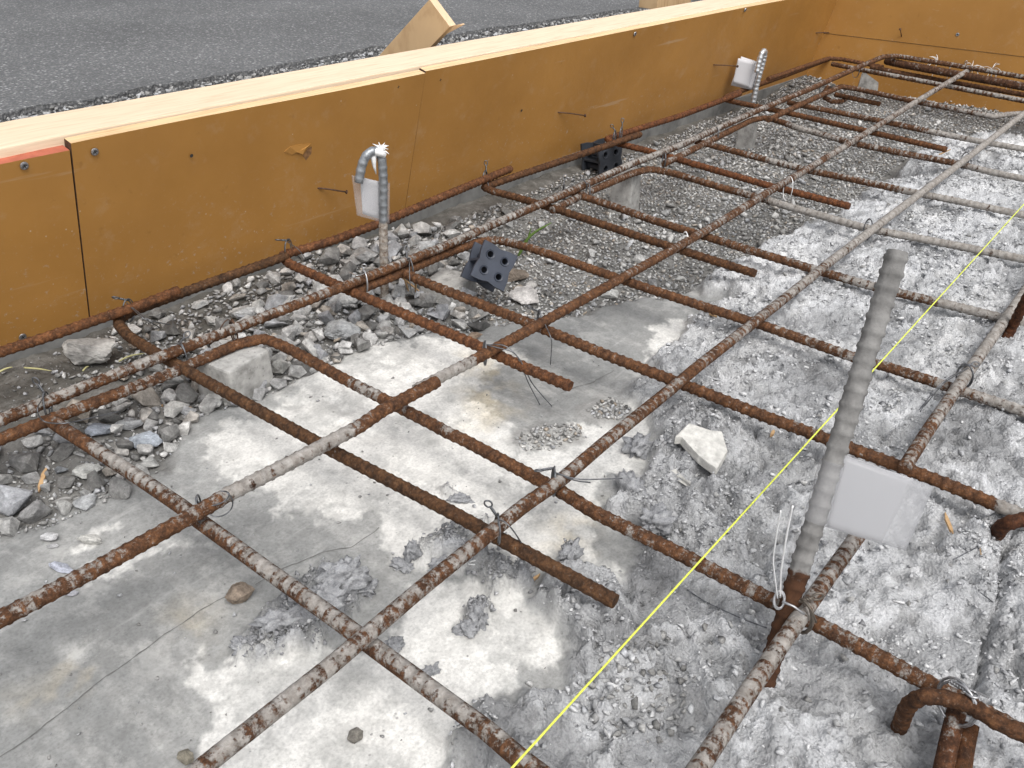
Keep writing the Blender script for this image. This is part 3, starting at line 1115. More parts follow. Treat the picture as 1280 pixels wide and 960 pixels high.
# --- long bars
rebar('rebar', G([(-150, 588, 0, .42), (0, 525, 0, .46), (120, 478, 0, .5), (181, 454, 0, .55), (230, 435, 0, .3), (292, 411, 0, .35), (430, 358, 0, .3), (560, 306, 0, .42), (620, 279, 0, .55),
                  (700, 245, 0, .35), (790, 205, 0, .55), (850, 182, 0, .62), (945, 139, .006, .4), (1018, 109, .018, .3), (1075, 83, .034, .25), (1104, 71, .042, .3), (1120, 70, .042, .35), (1190, 81, .040, .4), (1300, 100, .040, .4)]),
      'longest rusty bar of the paired row, bent along the far orange wall', win=.010, topb=.22)
rebar('rebar', G([(-120, 838, .004, .42), (0, 774, .004, .44), (120, 711, .005, .38), (200, 667, .006, .25), (262, 632, .007, .40), (285, 618, .008, .75), (360, 580, .009, .85), (430, 543, .010, .85), (448, 534, .010, .3), (480, 512, .010, .15), (546, 477, .011, .12)]),
      'thick rusty bar with a grey coated stretch and its cut end on the next bar', topb=.1, r=.0055)
rebar('rebar', G([(520, 487, -.001, .85), (585, 454, 0, .8), (600, 446, 0, .1), (682, 401, 0, .1), (773, 350, 0, .2), (850, 307, 0, .4), (900, 278, 0, .45), (964, 238, 0, .5), (1030, 199, 0, .55), (1085, 165, .002, .62), (1150, 124, .012, .7), (1212, 87, .034, .72)]),
      'straight rusty bar turning grey far off, between the paired row and mortar whitened bar', topb=.08)
rebar('rebar', G([(130, 1062, 0, .62), (262, 952, 0, .62), (416, 830, 0, .55), (521, 740, 0, .55), (608, 670, 0, .5), (655, 632, 0, .42), (699, 602, 0, .4), (756, 553, 0, .45), (843, 483, 0, .35), (870, 460, 0, .3), (934, 410, 0, .5), (1001, 357, 0, .6), (1038, 327, 0, .75),
                  (1105, 276, 0, .9), (1206, 200, 0, 1), (1277, 144, 0, 1), (1330, 104, .004, 1)]),
      'long bar turning wholly pale grey with mortar towards the far end wall', topb=.1)
rebar('rebar', G([(770, 1110, .0, .55), (884, 944, .0, .6), (940, 858, 0, .62), (998, 774, .0, .62), (1040, 714, .0, .55), (1074, 667, .0, .55)]),
      'grey crusted bar ending below the big white card, tied to the starter bar', topb=.12)
rebar('rebar', G([(1131, 584, .0, .35), (1160, 538, 0, .5), (1206, 471, 0, .72), (1253, 404, 0, .8), (1330, 296, 0, .8)]),
      'mortar crusted bar starting beside the top corner of the big white card', topb=.12)

# --- bars bent at the paired row, then crossing the mat
rebar('rebar', G([(-140, 606, -.012, .2), (0, 549, -.012, .2), (100, 510, -.012, .3), (215, 466, -.012, .5), (260, 446, -.012, .25), (300, 429, -.012, .2), (330, 423, TZ, .1), (358, 434, TZ, .15), (427, 472, TZ, .15), (450, 484, TZ, .75), (470, 494, TZ, .6), (487, 503, TZ, .1), (540, 530, TZ, .35),
                  (560, 541, TZ, .62), (580, 550, TZ, .2), (648, 586, TZ, .1), (709, 619, TZ, .2), (742, 640, TZ, .35), (847, 691, TZ, .4), (961, 749, TZ, .3), (1052, 796, TZ, .45), (1152, 850, TZ, .4), (1246, 899, TZ, .3), (1330, 944, TZ, .3)]),
      'bent rusty bar beside the concrete spacer block, crossing under the starter bar', win=.014, topb=.1)
rebar('rebar', G([(440, 366, -.012, .15), (500, 342, -.012, .1), (560, 316, -.012, .1), (600, 302, -.012, .15), (622, 300, TZ, .3), (660, 309, TZ, .3), (690, 319, TZ, .25), (790, 354, TZ, .15), (857, 376, TZ, .15), (951, 406, TZ, .2), (1000, 423, TZ, .4), (1065, 446, TZ, .45), (1120, 462, TZ, .4), (1172, 479, TZ, .4), (1273, 512, TZ, .85), (1340, 535, TZ, .9)]),
      'bent rusty bar just behind the toppled blue grey plastic spacer', win=.012, topb=.1)
rebar('rebar', G([(690, 263, -.012, .5), (740, 238, -.012, .5), (790, 217, -.012, .35), (812, 211, TZ, .3), (840, 216, TZ, .3), (900, 234, TZ, .3), (948, 247, TZ, .45), (985, 258, TZ, .85), (1085, 286, TZ, .85), (1180, 304, TZ, .9), (1280, 324, TZ, .95), (1340, 337, TZ, 1)]),
      'bent bar over the tall concrete spacer, its far half buried in pale mortar', win=.010, topb=.1, sides=10)
rebar('rebar', G([(830, 205, -.010, .4), (900, 170, -.010, .3), (940, 150, -.008, .15), (958, 147, TZ, .15), (978, 153, TZ, .15), (1000, 161, TZ, .9), (1020, 166, TZ, .8), (1065, 179, TZ, .4), (1120, 190, TZ, .45), (1199, 205, TZ, .4), (1230, 213, TZ, .9), (1300, 228, TZ, 1)]),
      'bent bar with a pale coated elbow beside the silver hook', win=.010, topb=.1, sides=10)
rebar('rebar', G([(960, 150, -.006, .15), (1000, 131, -.004, .2), (1040, 113, 0, .25), (1052, 108, -.004, .3), (1070, 111, TZ, .3), (1139, 126, TZ, .35), (1200, 138, TZ, .55), (1242, 146, TZ, .75), (1262, 143, TZ, .85), (1300, 140, TZ, .9)]),
      'bent bar in front of the far bundle, pale where it dips towards the end wall', win=.010, topb=.1, sides=10)

# --- straight cross bars
rebar('rebar', G([(62, 524, TZ, .15), (77, 535, TZ, .15), (110, 556, TZ, .2), (130, 569, TZ, .55), (175, 598, TZ, .5), (228, 634, TZ, .4), (249, 651, TZ, .3), (336, 714, TZ, .55), (427, 779, TZ, .5), (467, 809, TZ, .4), (554, 873, TZ, .65), (610, 914, TZ, .5), (652, 950, TZ, .3), (780, 1046, TZ, .4)]),
      'ribbed half grey bar crossing the bare slab over the crushed stones', topb=.28, rib=.00085)
rebar('rebar', G([(500, 338, TZ, .1), (521, 349, TZ, .1), (590, 376, TZ, .1), (662, 404, TZ, .1), (756, 443, TZ, .1), (837, 474, TZ, .05), (863, 484, TZ, .05), (960, 522, TZ, .15), (1018, 543, TZ, .3), (1060, 559, TZ, .15), (1125, 583, TZ, .2), (1190, 608, TZ, .15), (1240, 629, TZ, .1), (1250, 633, TZ, .9), (1340, 668, TZ, .9)]),
      'ribbed brown bar crossing the mat above the big white card', topb=.12, rib=.00085)
rebar('rebar', G([(712, 239, TZ, .2), (730, 246, TZ, .2), (770, 259, TZ, .4), (815, 275, TZ, .3), (880, 295, TZ, .25), (951, 317, TZ, .3), (1038, 343, TZ, .4), (1080, 355, TZ, .6), (1139, 370, TZ, .45), (1190, 382, TZ, .8), (1246, 396, TZ, .9), (1330, 416, TZ, .9)]),
      'bar crossing just before the tall concrete spacer and ending under crusted mortar', topb=.15, sides=10)
rebar('rebar', G([(870, 177, TZ, .2), (887, 181, TZ, .2), (940, 195, TZ, .3), (970, 203, TZ, .65), (1010, 213, TZ, .4), (1060, 223, TZ, .4), (1139, 240, TZ, .6), (1200, 252, TZ, .9), (1280, 269, TZ, 1), (1340, 282, TZ, 1)]),
      'greyish bar crossing just before the squat spacer block by the silver hook', topb=.15, sides=10)
rebar('rebar', G([(985, 128, TZ, .2), (998, 131, TZ, .2), (1060, 143, TZ, .25), (1119, 155, TZ, .35), (1160, 164, TZ, .6), (1226, 177, TZ, .9), (1300, 190, TZ, 1)]),
      'straight cross bar next to the small bent hook near the far end', topb=.15, sides=10)
rebar('rebar', G([(1040, 80, .004, .2), (1085, 89, .004, .5), (1150, 101, .004, .5), (1206, 112, .004, .55), (1300, 130, .004, .55)]),
      'grey topped bar lying lowest in the bundle before the far orange wall', topb=.3, sides=10)
rebar('rebar', G([(1108, 76, .026, .2), (1120, 79, .026, .2), (1190, 92, .026, .25), (1300, 112, .026, .3)]),
      'dark thick brown bar inside the bundle before the far orange wall', topb=.1, sides=10, r=.0085, tone=(.7, .7, .75))
rebar('rebar', G([(1088, 84, .010, .1), (1140, 94, .006, .1), (1190, 103, .004, .1), (1300, 122, .004, .15)]),
      'rusty bar mostly hidden at the back of the bundle before the far orange wall', topb=.1, sides=10, tone=(.9, .9, .9))
rebar('rebar', G([(1080, 128, -.028, .1), (1092, 131, -.030, .1), (1070, 127, -.03, .1), (1045, 128, -.03, .25), (1033, 124, -.026, .2), (1029, 116, -.016, .1), (1040, 110, -.006, .1)][::-1]) if False else
      G([(1036, 108, -.010, .1), (1030, 115, -.022, .1), (1031, 122, -.036, .1), (1040, 127, -.042, .35), (1052, 127, -.044, .4), (1058, 123, -.044, .2)]),
      'small rusty end hook curling below the paired row near the far end', win=.006, sides=10)
rebar('rebar', G([(1044, 118, -.034, .1), (1070, 124, -.034, .1), (1100, 130, -.034, .05)]),
      'short rusty stub pointing away from the small end hook', sides=10)

# --- edge bars bent along the formwork, then crossing
rebar('rebar', G([(-140, 492, 0, .05), (0, 440, 0, .05), (60, 421, 0, .05), (120, 400, 0, .05), (180, 380, .002, .05), (223, 363, .003, .25)]),
      'orange rusty bar against the formwork, its end lapped on the next edge bar', tone=(1.1, 1, .9), r=.0050)
rebar('rebar', G([(358, 320, -.004, .1), (250, 358, -.008, .1), (190, 380, -.012, .1), (160, 391, TZ, .05), (146, 403, TZ, .02), (160, 420, TZ, .05), (200, 444, TZ, .1), (242, 468, TZ, .1), (336, 520, TZ, .1), (420, 566, TZ, .15), (564, 640, TZ, .12), (648, 686, TZ, .12), (769, 752, TZ, .1)]),
      'dark brown bar bent at the formwork with its cut end over the bare slab', win=.009, tone=(.72, .78, .8))
rebar('rebar', G([(638, 211, 0, .1), (560, 243, 0, .1), (480, 277, -.002, .1), (410, 303, -.006, .08), (366, 315, -.012, .08), (352, 320, TZ, .05), (362, 330, TZ, .05), (400, 347, TZ, .05), (457, 372, TZ, .05), (588, 428, TZ, .05), (655, 459, TZ, .02), (713, 483, TZ, .02)]),
      'orange brown bar bent behind the first hook, its cut end over the wet slab', win=.007, tone=(1.1, 1.0, .95), rib=.0008)
rebar('rebar', G([(800, 168, .0, .05), (700, 202, -.004, .08), (640, 222, -.010, .08), (614, 231, TZ, .05), (605, 234, TZ, .1), (616, 239, TZ, .2), (650, 248, TZ, .2), (700, 263, TZ, .15), (815, 301, TZ, .15), (880, 322, TZ, .15), (944, 342, TZ, .15)]),
      'dull brown bar bent at the formwork with a ringed wire above its elbow', win=.007, tone=(.8, .8, .78))
rebar('rebar', G([(925, 117, 0, .03), (850, 145, -.004, .03), (785, 165, -.010, .03), (764, 172, TZ, .03), (758, 174, TZ, .05), (766, 178, TZ, .05), (800, 186, TZ, .05), (850, 200, TZ, .05), (957, 231, TZ, .1), (1062, 258, TZ, .05)]),
      'red brown bar bent above the dark plastic spacer at the formwork', win=.007, tone=(1.15, .95, .85), sides=10)
rebar('rebar', G([(1040, 72, 0, .1), (985, 93, -.006, .1), (925, 114, -.012, .05), (908, 121, TZ, .05), (905, 124, TZ, .05), (916, 127, TZ, .05), (984, 141, TZ, .1), (1092, 166, TZ, .08), (1183, 187, TZ, .05)]),
      'rusty bar bent at the formwork behind the silver hook', win=.007, tone=(1, .95, .9), sides=10)
rebar('rebar', G([(960, 99, .008, .1), (1000, 85, .012, .1), (1036, 73, .016, .1), (1052, 74, .016, .1), (1104, 84, .012, .1)]),
      'thin rusty corner bar bent from the formwork to the far wall', win=.007, tone=(1, .95, .9), sides=10, r=.0047)

# --- starter bar and its companions on the right
sb1 = un(985, 760, 0); sdv = unit(sb1 - un(955, 868, -.055))
_cn = unit(np.cross(sdv, RIGHT)); stop_ = onplane(1123, 314, sb1, _cn)
sdv = unit(stop_ - sb1); SB = sb1 - sdv * .066
top_t = np.linalg.norm(stop_ - SB) + .02
stb = [[*(SB + sdv * t), c] for t, c in ((-.02, .1), (.0, .1), (.060, .1), (.085, .2), (.098, .8), (.15, 1), (.22, 1), (top_t - .02, 1))]
starter = rebar('starter_bar', stb, 'thick grey mortar coated starter bar rising through the mat', r=.0063, sides=18, pitch=.0095, rib=.0008, mat=M_STARTER, cat='starter bar')
# roughen the mortar coat
co = np.empty(len(starter.data.vertices) * 3, np.float32); starter.data.vertices.foreach_get('co', co); co = co.reshape(-1, 3)
axis0 = SB; tt = (co - axis0) @ sdv; rad = co - axis0 - tt[:, None] * sdv
am = sstep(.06, .09, tt)
angv = np.arctan2(rad @ unit(np.cross(sdv, (0, 0, 1.0))), rad @ unit(np.cross(sdv, np.cross(sdv, (0, 0, 1.0)))))
k = 1 + am * ((fbm(tt, angv * .012, 160, 3, 5) - .5) * .22 + .03)
co = axis0 + tt[:, None] * sdv + rad * k[:, None]
starter.data.vertices.foreach_set('co', co.astype(np.float32).ravel())
starter.data.update()

rebar('rebar', [[*un(1300, 926, .004), .2], [*un(1250, 905, .004), .2], [*un(1210, 880, .004), .25], [*un(1180, 872, .004), .25], [*un(1155, 870, .002), .15], [*un(1138, 878, -.010), .1], [*un(1131, 890, -.024), .1], [*un(1126, 905, -.042), .2], [*un(1120, 916, -.06), .3]],
      'short bent hook bar diving into the mortar next to the wire rings', win=.007, r=.0047, tone=(.75, .75, .75))
b0 = un(1190, 895, -.006)
rebar('rebar', [[*un(1197, 884, -.012), .3], [*un(1188, 920, -.022), .3], [*un(1174, 985, -.034), .25]],
      'crusted stub bar leaning down below the wire rings', win=.006, r=.0052, tone=(.8, .75, .75), topb=.1)
rebar('rebar', [[*un(1212, 905, -.018), .1], [*un(1206, 935, -.026), .1], [*un(1198, 990, -.036), .2]],
      'second stub bar half hidden behind the crusted stub bar', win=.006, r=.0050, tone=(.7, .65, .6), topb=.1)
rebar('rebar', [[*un(1310, 640, -.002), .3], [*un(1280, 650, .002), .3], [*un(1262, 652, .0), .3], [*un(1250, 660, -.012), .3], [*un(1244, 672, -.034), .4]],
      'curled rusty hook rising out of the dusty mortar at the crust crack', win=.006, r=.0054, tone=(.7, .6, .6))
rebar('rebar', [[*un(1247, 446, -.034), .05], [*un(1262, 415, -.012), .05], [*upright(1284, 372, un(1247, 446, -.034)), .05], [*upright(1312, 318, un(1247, 446, -.034)), .1]],
      'dark rusty stub rising beside the mortar crusted bar', tone=(.62, .5, .48))

# ------------------------------------------------------------------ stones
def hull_rock(npts, seed, flat=(1, .8, .6), sub=0, rough=.06):
    rr = np.random.default_rng(seed)
    bm = bmesh.new()
    pts = rr.normal(size=(npts, 3)); pts /= np.linalg.norm(pts, axis=1)[:, None]
    pts *= (rr.random((npts, 1)) * .3 + .75)
    pts *= np.array(flat)
    for p in pts: bm.verts.new(p)
    res = bmesh.ops.convex_hull(bm, input=bm.verts)
    bmesh.ops.delete(bm, geom=[g for g in res['geom_interior'] if isinstance(g, bmesh.types.BMVert)], context='VERTS')
    bmesh.ops.triangulate(bm, faces=bm.faces)
    if sub:
        bmesh.ops.bevel(bm, geom=list(bm.edges), offset=.11, segments=1, affect='EDGES', clamp_overlap=True)
        bmesh.ops.triangulate(bm, faces=bm.faces)
        for _ in range(sub - 1):
            bmesh.ops.subdivide_edges(bm, edges=bm.edges, cuts=1, use_grid_fill=True)
        for v in bm.verts:
            v.co *= 1 + rough * (rr.random() - .5) * 2
    bmesh.ops.recalc_face_normals(bm, faces=bm.faces)
    bm.verts.index_update()
    V = np.array([v.co[:] for v in bm.verts]); F = [tuple(v.index for v in f.verts) for f in bm.faces]
    bm.free()
    return V, F


SMALL = [hull_rock(9, 100 + k, (1, .78, .55)) for k in range(20)]
ROCK_ME = []; ROCK_HAND = []
for k in range(16):
    V, F = hull_rock(13, 300 + k, (1, .62 + .3 * random.random(), .5 + .25 * random.random()), 1, .035)
    me = bpy.data.meshes.new('stone_shape'); me.from_pydata(V.tolist(), [], F)
    me.materials.append(M_STONE); ROCK_ME.append(me)
    me2 = me.copy(); me2.materials[0] = M_ROCK; ROCK_HAND.append(me2)


def place_stone(P, size, label, name='stone', cat='stone', group=None, tone=(1, 1, 1), me=None, rot=None, scale=(1, 1, 1)):
    o = bpy.data.objects.new(name, me or random.choice(ROCK_ME))
    COL.objects.link(o)
    o.location = [float(c) for c in P]
    o.scale = [size / 2 * s for s in scale]
    o.rotation_euler = rot or (random.uniform(-.5, .5), random.uniform(-.5, .5), random.uniform(0, 6.28))
    o.color = (*tone, 1)
    return tag(o, label, cat, group)


def ground_pt(px, py, lift=0.0):
    z = SLAB_Z
    for _ in range(4):
        P = un(px, py, z); z = float(ground_z(P[0], P[1])[0])
    P = un(px, py, z); P[2] += lift
    return P


def big_rock(V, F, name, mat=None, smooth=False):
    me = bpy.data.meshes.new(name); me.from_pydata(V.tolist(), [], F)
    me.materials.append(mat or M_STONE)
    if smooth: me.polygons.foreach_set('use_smooth', np.ones(len(me.polygons), bool))
    return me


# hand surveyed larger pieces: px, py, width in px, label, tone, squash
def pxsize(P, wpx):
    return wpx * np.dot(P - CAMP, FWD) / FPX


HB = [
    (112, 440, 100, 'large pale lumpy rubble chunk lying against the formwork ledge', (.95, .93, .9), (1, .62, .62)),
    (184, 553, 46, 'blue grey stone with a flat top beside the wood splinter', (.9, .98, 1.1), (1, .8, .7)),
    (124, 538, 38, 'round blue grey stone next to the paired bars', (.85, .92, 1.05), (1, .9, .8)),
    (160, 531, 40, 'flat grey stone between two blue grey stones', (.85, .87, .9), (1, .7, .5)),
    (112, 590, 46, 'whitish broken stone under the half grey cross bar', (1.4, 1.4, 1.36), (1, .9, .6)),
    (190, 580, 32, 'small angular grey stone at the edge of the bare slab', (.95, .95, .93), (1, .8, .6)),
    (78, 588, 26, 'dark square slate grey stone in the crushed stones', (.55, .58, .62), (1, .9, .7)),
    (108, 628, 38, 'pale flat grey stone on the slab edge', (1, 1.02, 1.05), (1, .8, .45)),
    (78, 625, 30, 'long pale stone lying on the slab edge', (1.15, 1.12, 1.1), (1, .5, .4)),
    (60, 612, 26, 'upright wedge of pale stone on the slab edge', (1.05, 1.05, 1.05), (.7, .6, 1)),
    (62, 671, 32, 'white pitted stone lying alone on the slab', (1.45, 1.45, 1.48), (1, .75, .6)),
    (66, 683, 18, 'small white chip touching the white pitted stone', (1.35, 1.35, 1.38), (1, .8, .6)),
    (114, 676, 34, 'oval white stone with a dark pitted face', (1.4, 1.38, 1.32), (1, .75, .6)),
    (77, 707, 38, 'flat bluish white flake on the slab', (1.25, 1.3, 1.5), (1, .6, .3)),
    (88, 741, 24, 'pale chip showing below the near rusty bar', (1.2, 1.2, 1.3), (1, .6, .5)),
    (300, 745, 42, 'round brown stone with an orange flank on the slab', (.62, .50, .40), (1, 1, .95)),
    (445, 921, 36, 'brown grey angular stone standing on the pale slab', (.62, .58, .52), (.75, .65, 1)),
    (232, 948, 34, 'tan broken stone cut by the near long bar', (.7, .64, .52), (.9, .6, .9)),
    (270, 760, 0, None, None, None),
    (352, 462, 36, 'rough pale stone touching the concrete spacer block', (1.05, 1.04, 1.0), (1, .9, .9)),
    (305, 392, 46, 'bright angular stone heaped behind the paired row', (1.1, 1.1, 1.1), (1, .8, .7)),
    (655, 372, 50, 'pale pinkish broken stone in front of the plastic spacer', (1.25, 1.2, 1.18), (1, .8, .7)),
    (593, 421, 26, 'brown stone beside the cross bars at the slab edge', (.62, .47, .36), (1, .8, .7)),
    (760, 369, 36, 'pale stone below the straight rusty bar at the slab edge', (1.15, 1.15, 1.12), (1, .8, .6)),
    (643, 345, 44, 'brownish flat stone leaning on the plastic spacer', (.55, .46, .38), (1, .8, .5)),
    (850, 350, 18, 'single whitish stone at the end of the dull brown bar', (1.35, 1.35, 1.33), (1, .9, .8)),
    (440, 372, 70, 'large grey broken stone under the paired row', (.9, .9, .9), (1, .8, .6)),
    (427, 415, 60, 'blocky grey rubble stone at the heap foot', (.8, .82, .84), (1, .8, .6)),
    (505, 395, 44, 'dark rounded stone between two cross bars', (.7, .7, .7), (1, .8, .6)),
    (500, 372, 34, 'pale upright stone by the first hook foot', (1, 1, 1), (.8, .8, 1)),
    (430, 300, 36, 'rough stone close to the formwork behind the first hook', (.9, .9, .88), (1, .8, .7)),
    (530, 312, 42, 'pale angular stone between the first hook and the formwork', (1.1, 1.12, 1.15), (1, .8, .6)),
    (455, 322, 44, 'grey angular stone left of the first hook foot', (.95, .95, .95), (1, .8, .7)),
    (250, 382, 30, 'white stone by the edge bar elbow', (1.2, 1.2, 1.2), (1, .8, .6)),
    (262, 401, 34, 'flat white stone just behind the paired row', (1.15, 1.14, 1.12), (1, .7, .5)),
]
from mathutils import noise as mnoise
HAND_XY = []
for px, py, w, lab, tone, sq in HB:
    if lab is None: continue
    P = ground_pt(px, py); s = pxsize(P, w)
    P = ground_pt(px, py + w * .12)
    HAND_XY.append((P[0], P[1], s / 2))
    P[2] += s * .5 * sq[2] * .58
    me = None
    if w >= 34:
        V, F = hull_rock(20, int(px * 7 + py), (1, .85, .75), 3 if w > 38 else 2, .004)
        of = Vector((px, py, 1.0)) * .1
        V = np.array([np.array(v) * (1 + mnoise.fractal(Vector(v) * 1.8 + of, 1.0, 2.0, 3) * .10 + (mnoise.turbulence(Vector(v) * 5 + of, 3, False) - .5) * .09) for v in V])
        me = big_rock(V, F, 'stone_shape', M_ROCK)
    place_stone(P, s, lab, tone=tone, scale=sq, me=me or random.choice(ROCK_HAND), rot=(random.uniform(-.25, .25), random.uniform(-.25, .25), math.radians(-40) + random.uniform(-.5, .5)))

# knobbly mortar lumps fused on the slab
from mathutils import noise as mnoise
def knob_mesh(seed):
    bm = bmesh.new(); bmesh.ops.create_icosphere(bm, subdivisions=4, radius=1.0)
    of = Vector((seed * 3.1, seed * 1.7, seed * .9))
    for v in bm.verts:
        p = v.co.copy()
        d = mnoise.fractal(p * 1.1 + of, 1.0, 2.0, 2) * .38 + mnoise.turbulence(p * 3.2 + of, 4, False) * .30 + mnoise.fractal(p * 9 + of, .8, 2.0, 3) * .16
        v.co = p * (.62 + d)
    V = np.array([v.co[:] for v in bm.verts]); F = [tuple(v.index for v in f.verts) for f in bm.faces]; bm.free()
    me = bpy.data.meshes.new('lump_shape'); me.from_pydata(V.tolist(), [], F)
    me.polygons.foreach_set('use_smooth', np.ones(len(F), bool)); me.materials.append(M_LUMP)
    return me
KN = [knob_mesh(k) for k in range(6)]
for k, (px, py, w, sq) in enumerate(((432, 722, 62, (1.1, .7, .6)), (405, 748, 58, (1, .8, .55)), (352, 776, 58, (1, .7, .45)), (382, 800, 52, (1.2, .6, .4)), (308, 806, 40, (1, .8, .35)), (452, 735, 40, (1, .8, .5)),
                                     (598, 772, 46, (.6, .9, .8)), (583, 785, 34, (1, .8, .6)), (712, 692, 32, (1, .9, .7)), (516, 688, 26, (.8, .8, .9)), (505, 706, 34, (1, .7, .4)), (552, 706, 44, (1.1, .6, .4)), (590, 690, 40, (1.1, .6, .4)),
                                     (492, 805, 30, (1, .8, .6)), (538, 838, 22, (1, .8, .7)), (575, 622, 26, (1.2, .8, .4)), (790, 618, 60, (.7, 1, .7)), (820, 655, 56, (1, .8, .6)), (800, 560, 50, (1, .8, .5)), (655, 705, 34, (1, .8, .5)))):
    P = ground_pt(px, py + 3); s_ = pxsize(P, w); P[2] += s_ * .5 * sq[2] * .30
    o = bpy.data.objects.new('mortar_lump', KN[k % 6]); COL.objects.link(o); o.location = P; o.scale = [s_ * .62 * sq[0], s_ * .62 * sq[1], s_ * .62 * sq[2] * 1.5]
    o.rotation_euler = (0, 0, math.radians(-38) + random.uniform(-.4, .4))
    tag(o, 'knobbly blue grey mortar lump stuck on the pale slab' if k < 16 else 'knobbly mortar lump on the broken edge of the mortar crust', 'mortar lump', 'knobbly lumps on the slab' if k < 16 else 'lumps on the crust edge')
# broken slab flake lying in the mortar
q = [ground_pt(*p) for p in ((842, 556), (858, 548), (885, 552), (898, 562), (904, 590), (893, 601), (870, 585), (848, 566))]
zt = max(float(ground_z(p[0], p[1])[0]) for p in q) + .002
for p, dz in zip(q, (.010, .012, .011, .009, .004, .002, .006, .009)): p[2] = zt + dz
m = MB(); m.prism([p - (0, 0, .009) for p in q], q)
o = m.build('concrete_flake', mat_plain('pale_concrete_flake', (.52, .51, .48), .9, 0, .3, 120, .7, .2, .002), bevel=.0012)
tag(o, 'pale broken concrete flake with a clean edge lying in rough mortar', 'concrete flake')
q = [ground_pt(*p) for p in ((836, 590), (848, 598), (866, 607), (862, 610), (842, 600))]
for p in q: p[2] = float(ground_z(p[0], p[1])[0]) + .003
m = MB(); m.prism([p - (0, 0, .004) for p in q], q)
tag(m.build('concrete_flake', bpy.data.materials['pale_concrete_flake']), 'thin sliver beside the pale broken concrete flake', 'concrete flake')


# scattered crushed stone and gravel
def in_poly(P, poly): return poly_sd(P[:, 0], P[:, 1], poly) > 0


COARSE = gpoly([(-300, 860), (-20, 672), (60, 655), (150, 615), (215, 560), (250, 520), (340, 488), (430, 446), (520, 414), (600, 408), (600, 380), (560, 340), (590, 290), (560, 270), (440, 300), (330, 370), (240, 430), (130, 500), (0, 560), (-300, 680)])
BEHIND = gpoly([(60, 470), (140, 400), (330, 335), (520, 262), (620, 235), (640, 262), (520, 320), (360, 385), (240, 432), (160, 470)])
FINE = gpoly([(520, 415), (600, 405), (690, 395), (770, 372), (850, 362), (900, 340), (960, 308), (1020, 272), (1080, 250), (1110, 200), (1160, 165), (1290, 150), (1290, 115), (1010, 85), (905, 135), (740, 198), (600, 245), (480, 300), (540, 360)])
SOIL = gpoly([(-300, 600), (-20, 450), (130, 400), (330, 335), (505, 268), (740, 195), (905, 135), (1010, 90), (1290, 150), (1290, 110), (1005, 75), (950, 150), (700, 250), (400, 370), (180, 455), (-300, 650)])

stones = []                                     # x, y, z, size, shade
occ = {}


def try_add(x, y, s, overlap=.55, layer=0):
    c = .02; kx, ky = int(math.floor(x / c)), int(math.floor(y / c))
    for dx in (-2, -1, 0, 1, 2):
        for dy in (-2, -1, 0, 1, 2):
            for (a, b, r) in occ.get((kx + dx, ky + dy, layer), ()):
                if (a - x) ** 2 + (b - y) ** 2 < ((r + s / 2) * overlap) ** 2:
                    return False
    occ.setdefault((kx, ky, layer), []).append((x, y, s / 2))
    return True


for (a, b, r) in HAND_XY:
    occ.setdefault((int(math.floor(a / .02)), int(math.floor(b / .02)), 0), []).append((a, b, r))


def scatter(poly, n, smin, smax, power, layer=0, lift=0.0, overlap=.75, dens=None, shade=(0, 1)):
    P = np.array(poly); lo = P.min(0); hi = P.max(0)
    lo = np.maximum(lo, (.05, -.1)); hi = np.minimum(hi, (2.42, .93))
    X = RNG.random((n, 2)) * (hi - lo) + lo
    X = X[in_poly(X, poly)]
    X = X[X[:, 1] < np.where(X[:, 0] < .89, .872, .836)]
    if dens is not None:
        X = X[RNG.random(len(X)) < dens(X[:, 0], X[:, 1])]
    sz = smin + (smax - smin) * RNG.random(len(X)) ** power
    order = np.argsort(-sz)
    X = X[order]; sz = sz[order]
    ok = [k for k in range(len(X)) if try_add(X[k, 0], X[k, 1], sz[k], overlap, layer)]
    X = X[ok]; sz = sz[ok]
    if len(X) == 0: return
    z = ground_z(X[:, 0], X[:, 1])
    for (x, y), s, zz in zip(X, sz, z):
        stones.append((x, y, zz + s * .24 + lift * RNG.random(), s, shade[0] + (shade[1] - shade[0]) * RNG.random()))


scatter(COARSE, 700, .022, .038, 1.4, overlap=.75)
scatter(COARSE, 2600, .011, .026, 1.6, overlap=.72)
scatter(COARSE, 1500, .010, .024, 1.3, layer=1, lift=.006, overlap=.8, dens=lambda x, y: sstep(.28, .45, x) * sstep(.55, .60, y))
scatter(BEHIND, 900, .008, .026, 2.0, overlap=.75)
scatter(COARSE, 14000, .0035, .010, 1.4, overlap=.66, shade=(.08, .8))
scatter(COARSE, 9000, .002, .004, 1.2, overlap=.7, layer=4, shade=(.05, .6))
scatter(BEHIND, 9000, .003, .010, 1.5, overlap=.68, shade=(.05, .8))
scatter(FINE, 1500, .012, .024, 2.4, overlap=.8, dens=lambda x, y: .10 + .5 * sstep(.35, .6, fbm(x, y, 8, 3, 401)))
scatter(FINE, 5000, .008, .013, 1.5, overlap=.75, dens=lambda x, y: .2 + .6 * sstep(.35, .6, fbm(x, y, 11, 3, 403)))
scatter(FINE, 38000, .0045, .0090, 1.7, overlap=.64, shade=(.10, .98))
scatter(FINE, 14000, .0026, .0048, 1.2, overlap=.7, layer=3, shade=(.05, .75))
scatter(Z_GRAVEL, 9000, .003, .0085, 2.0, overlap=.8, shade=(0, .6), dens=lambda x, y: .2 + .6 * sstep(.6, .9, x))
scatter(SOIL, 9000, .003, .0095, 2.2, overlap=.8, shade=(0, .55), dens=lambda x, y: .3 + .6 * sstep(.45, .65, fbm(x, y, 12, 3, 411)))
scatter(SOIL, 16000, .002, .0045, 1.5, overlap=.8, layer=4, shade=(0, .22))
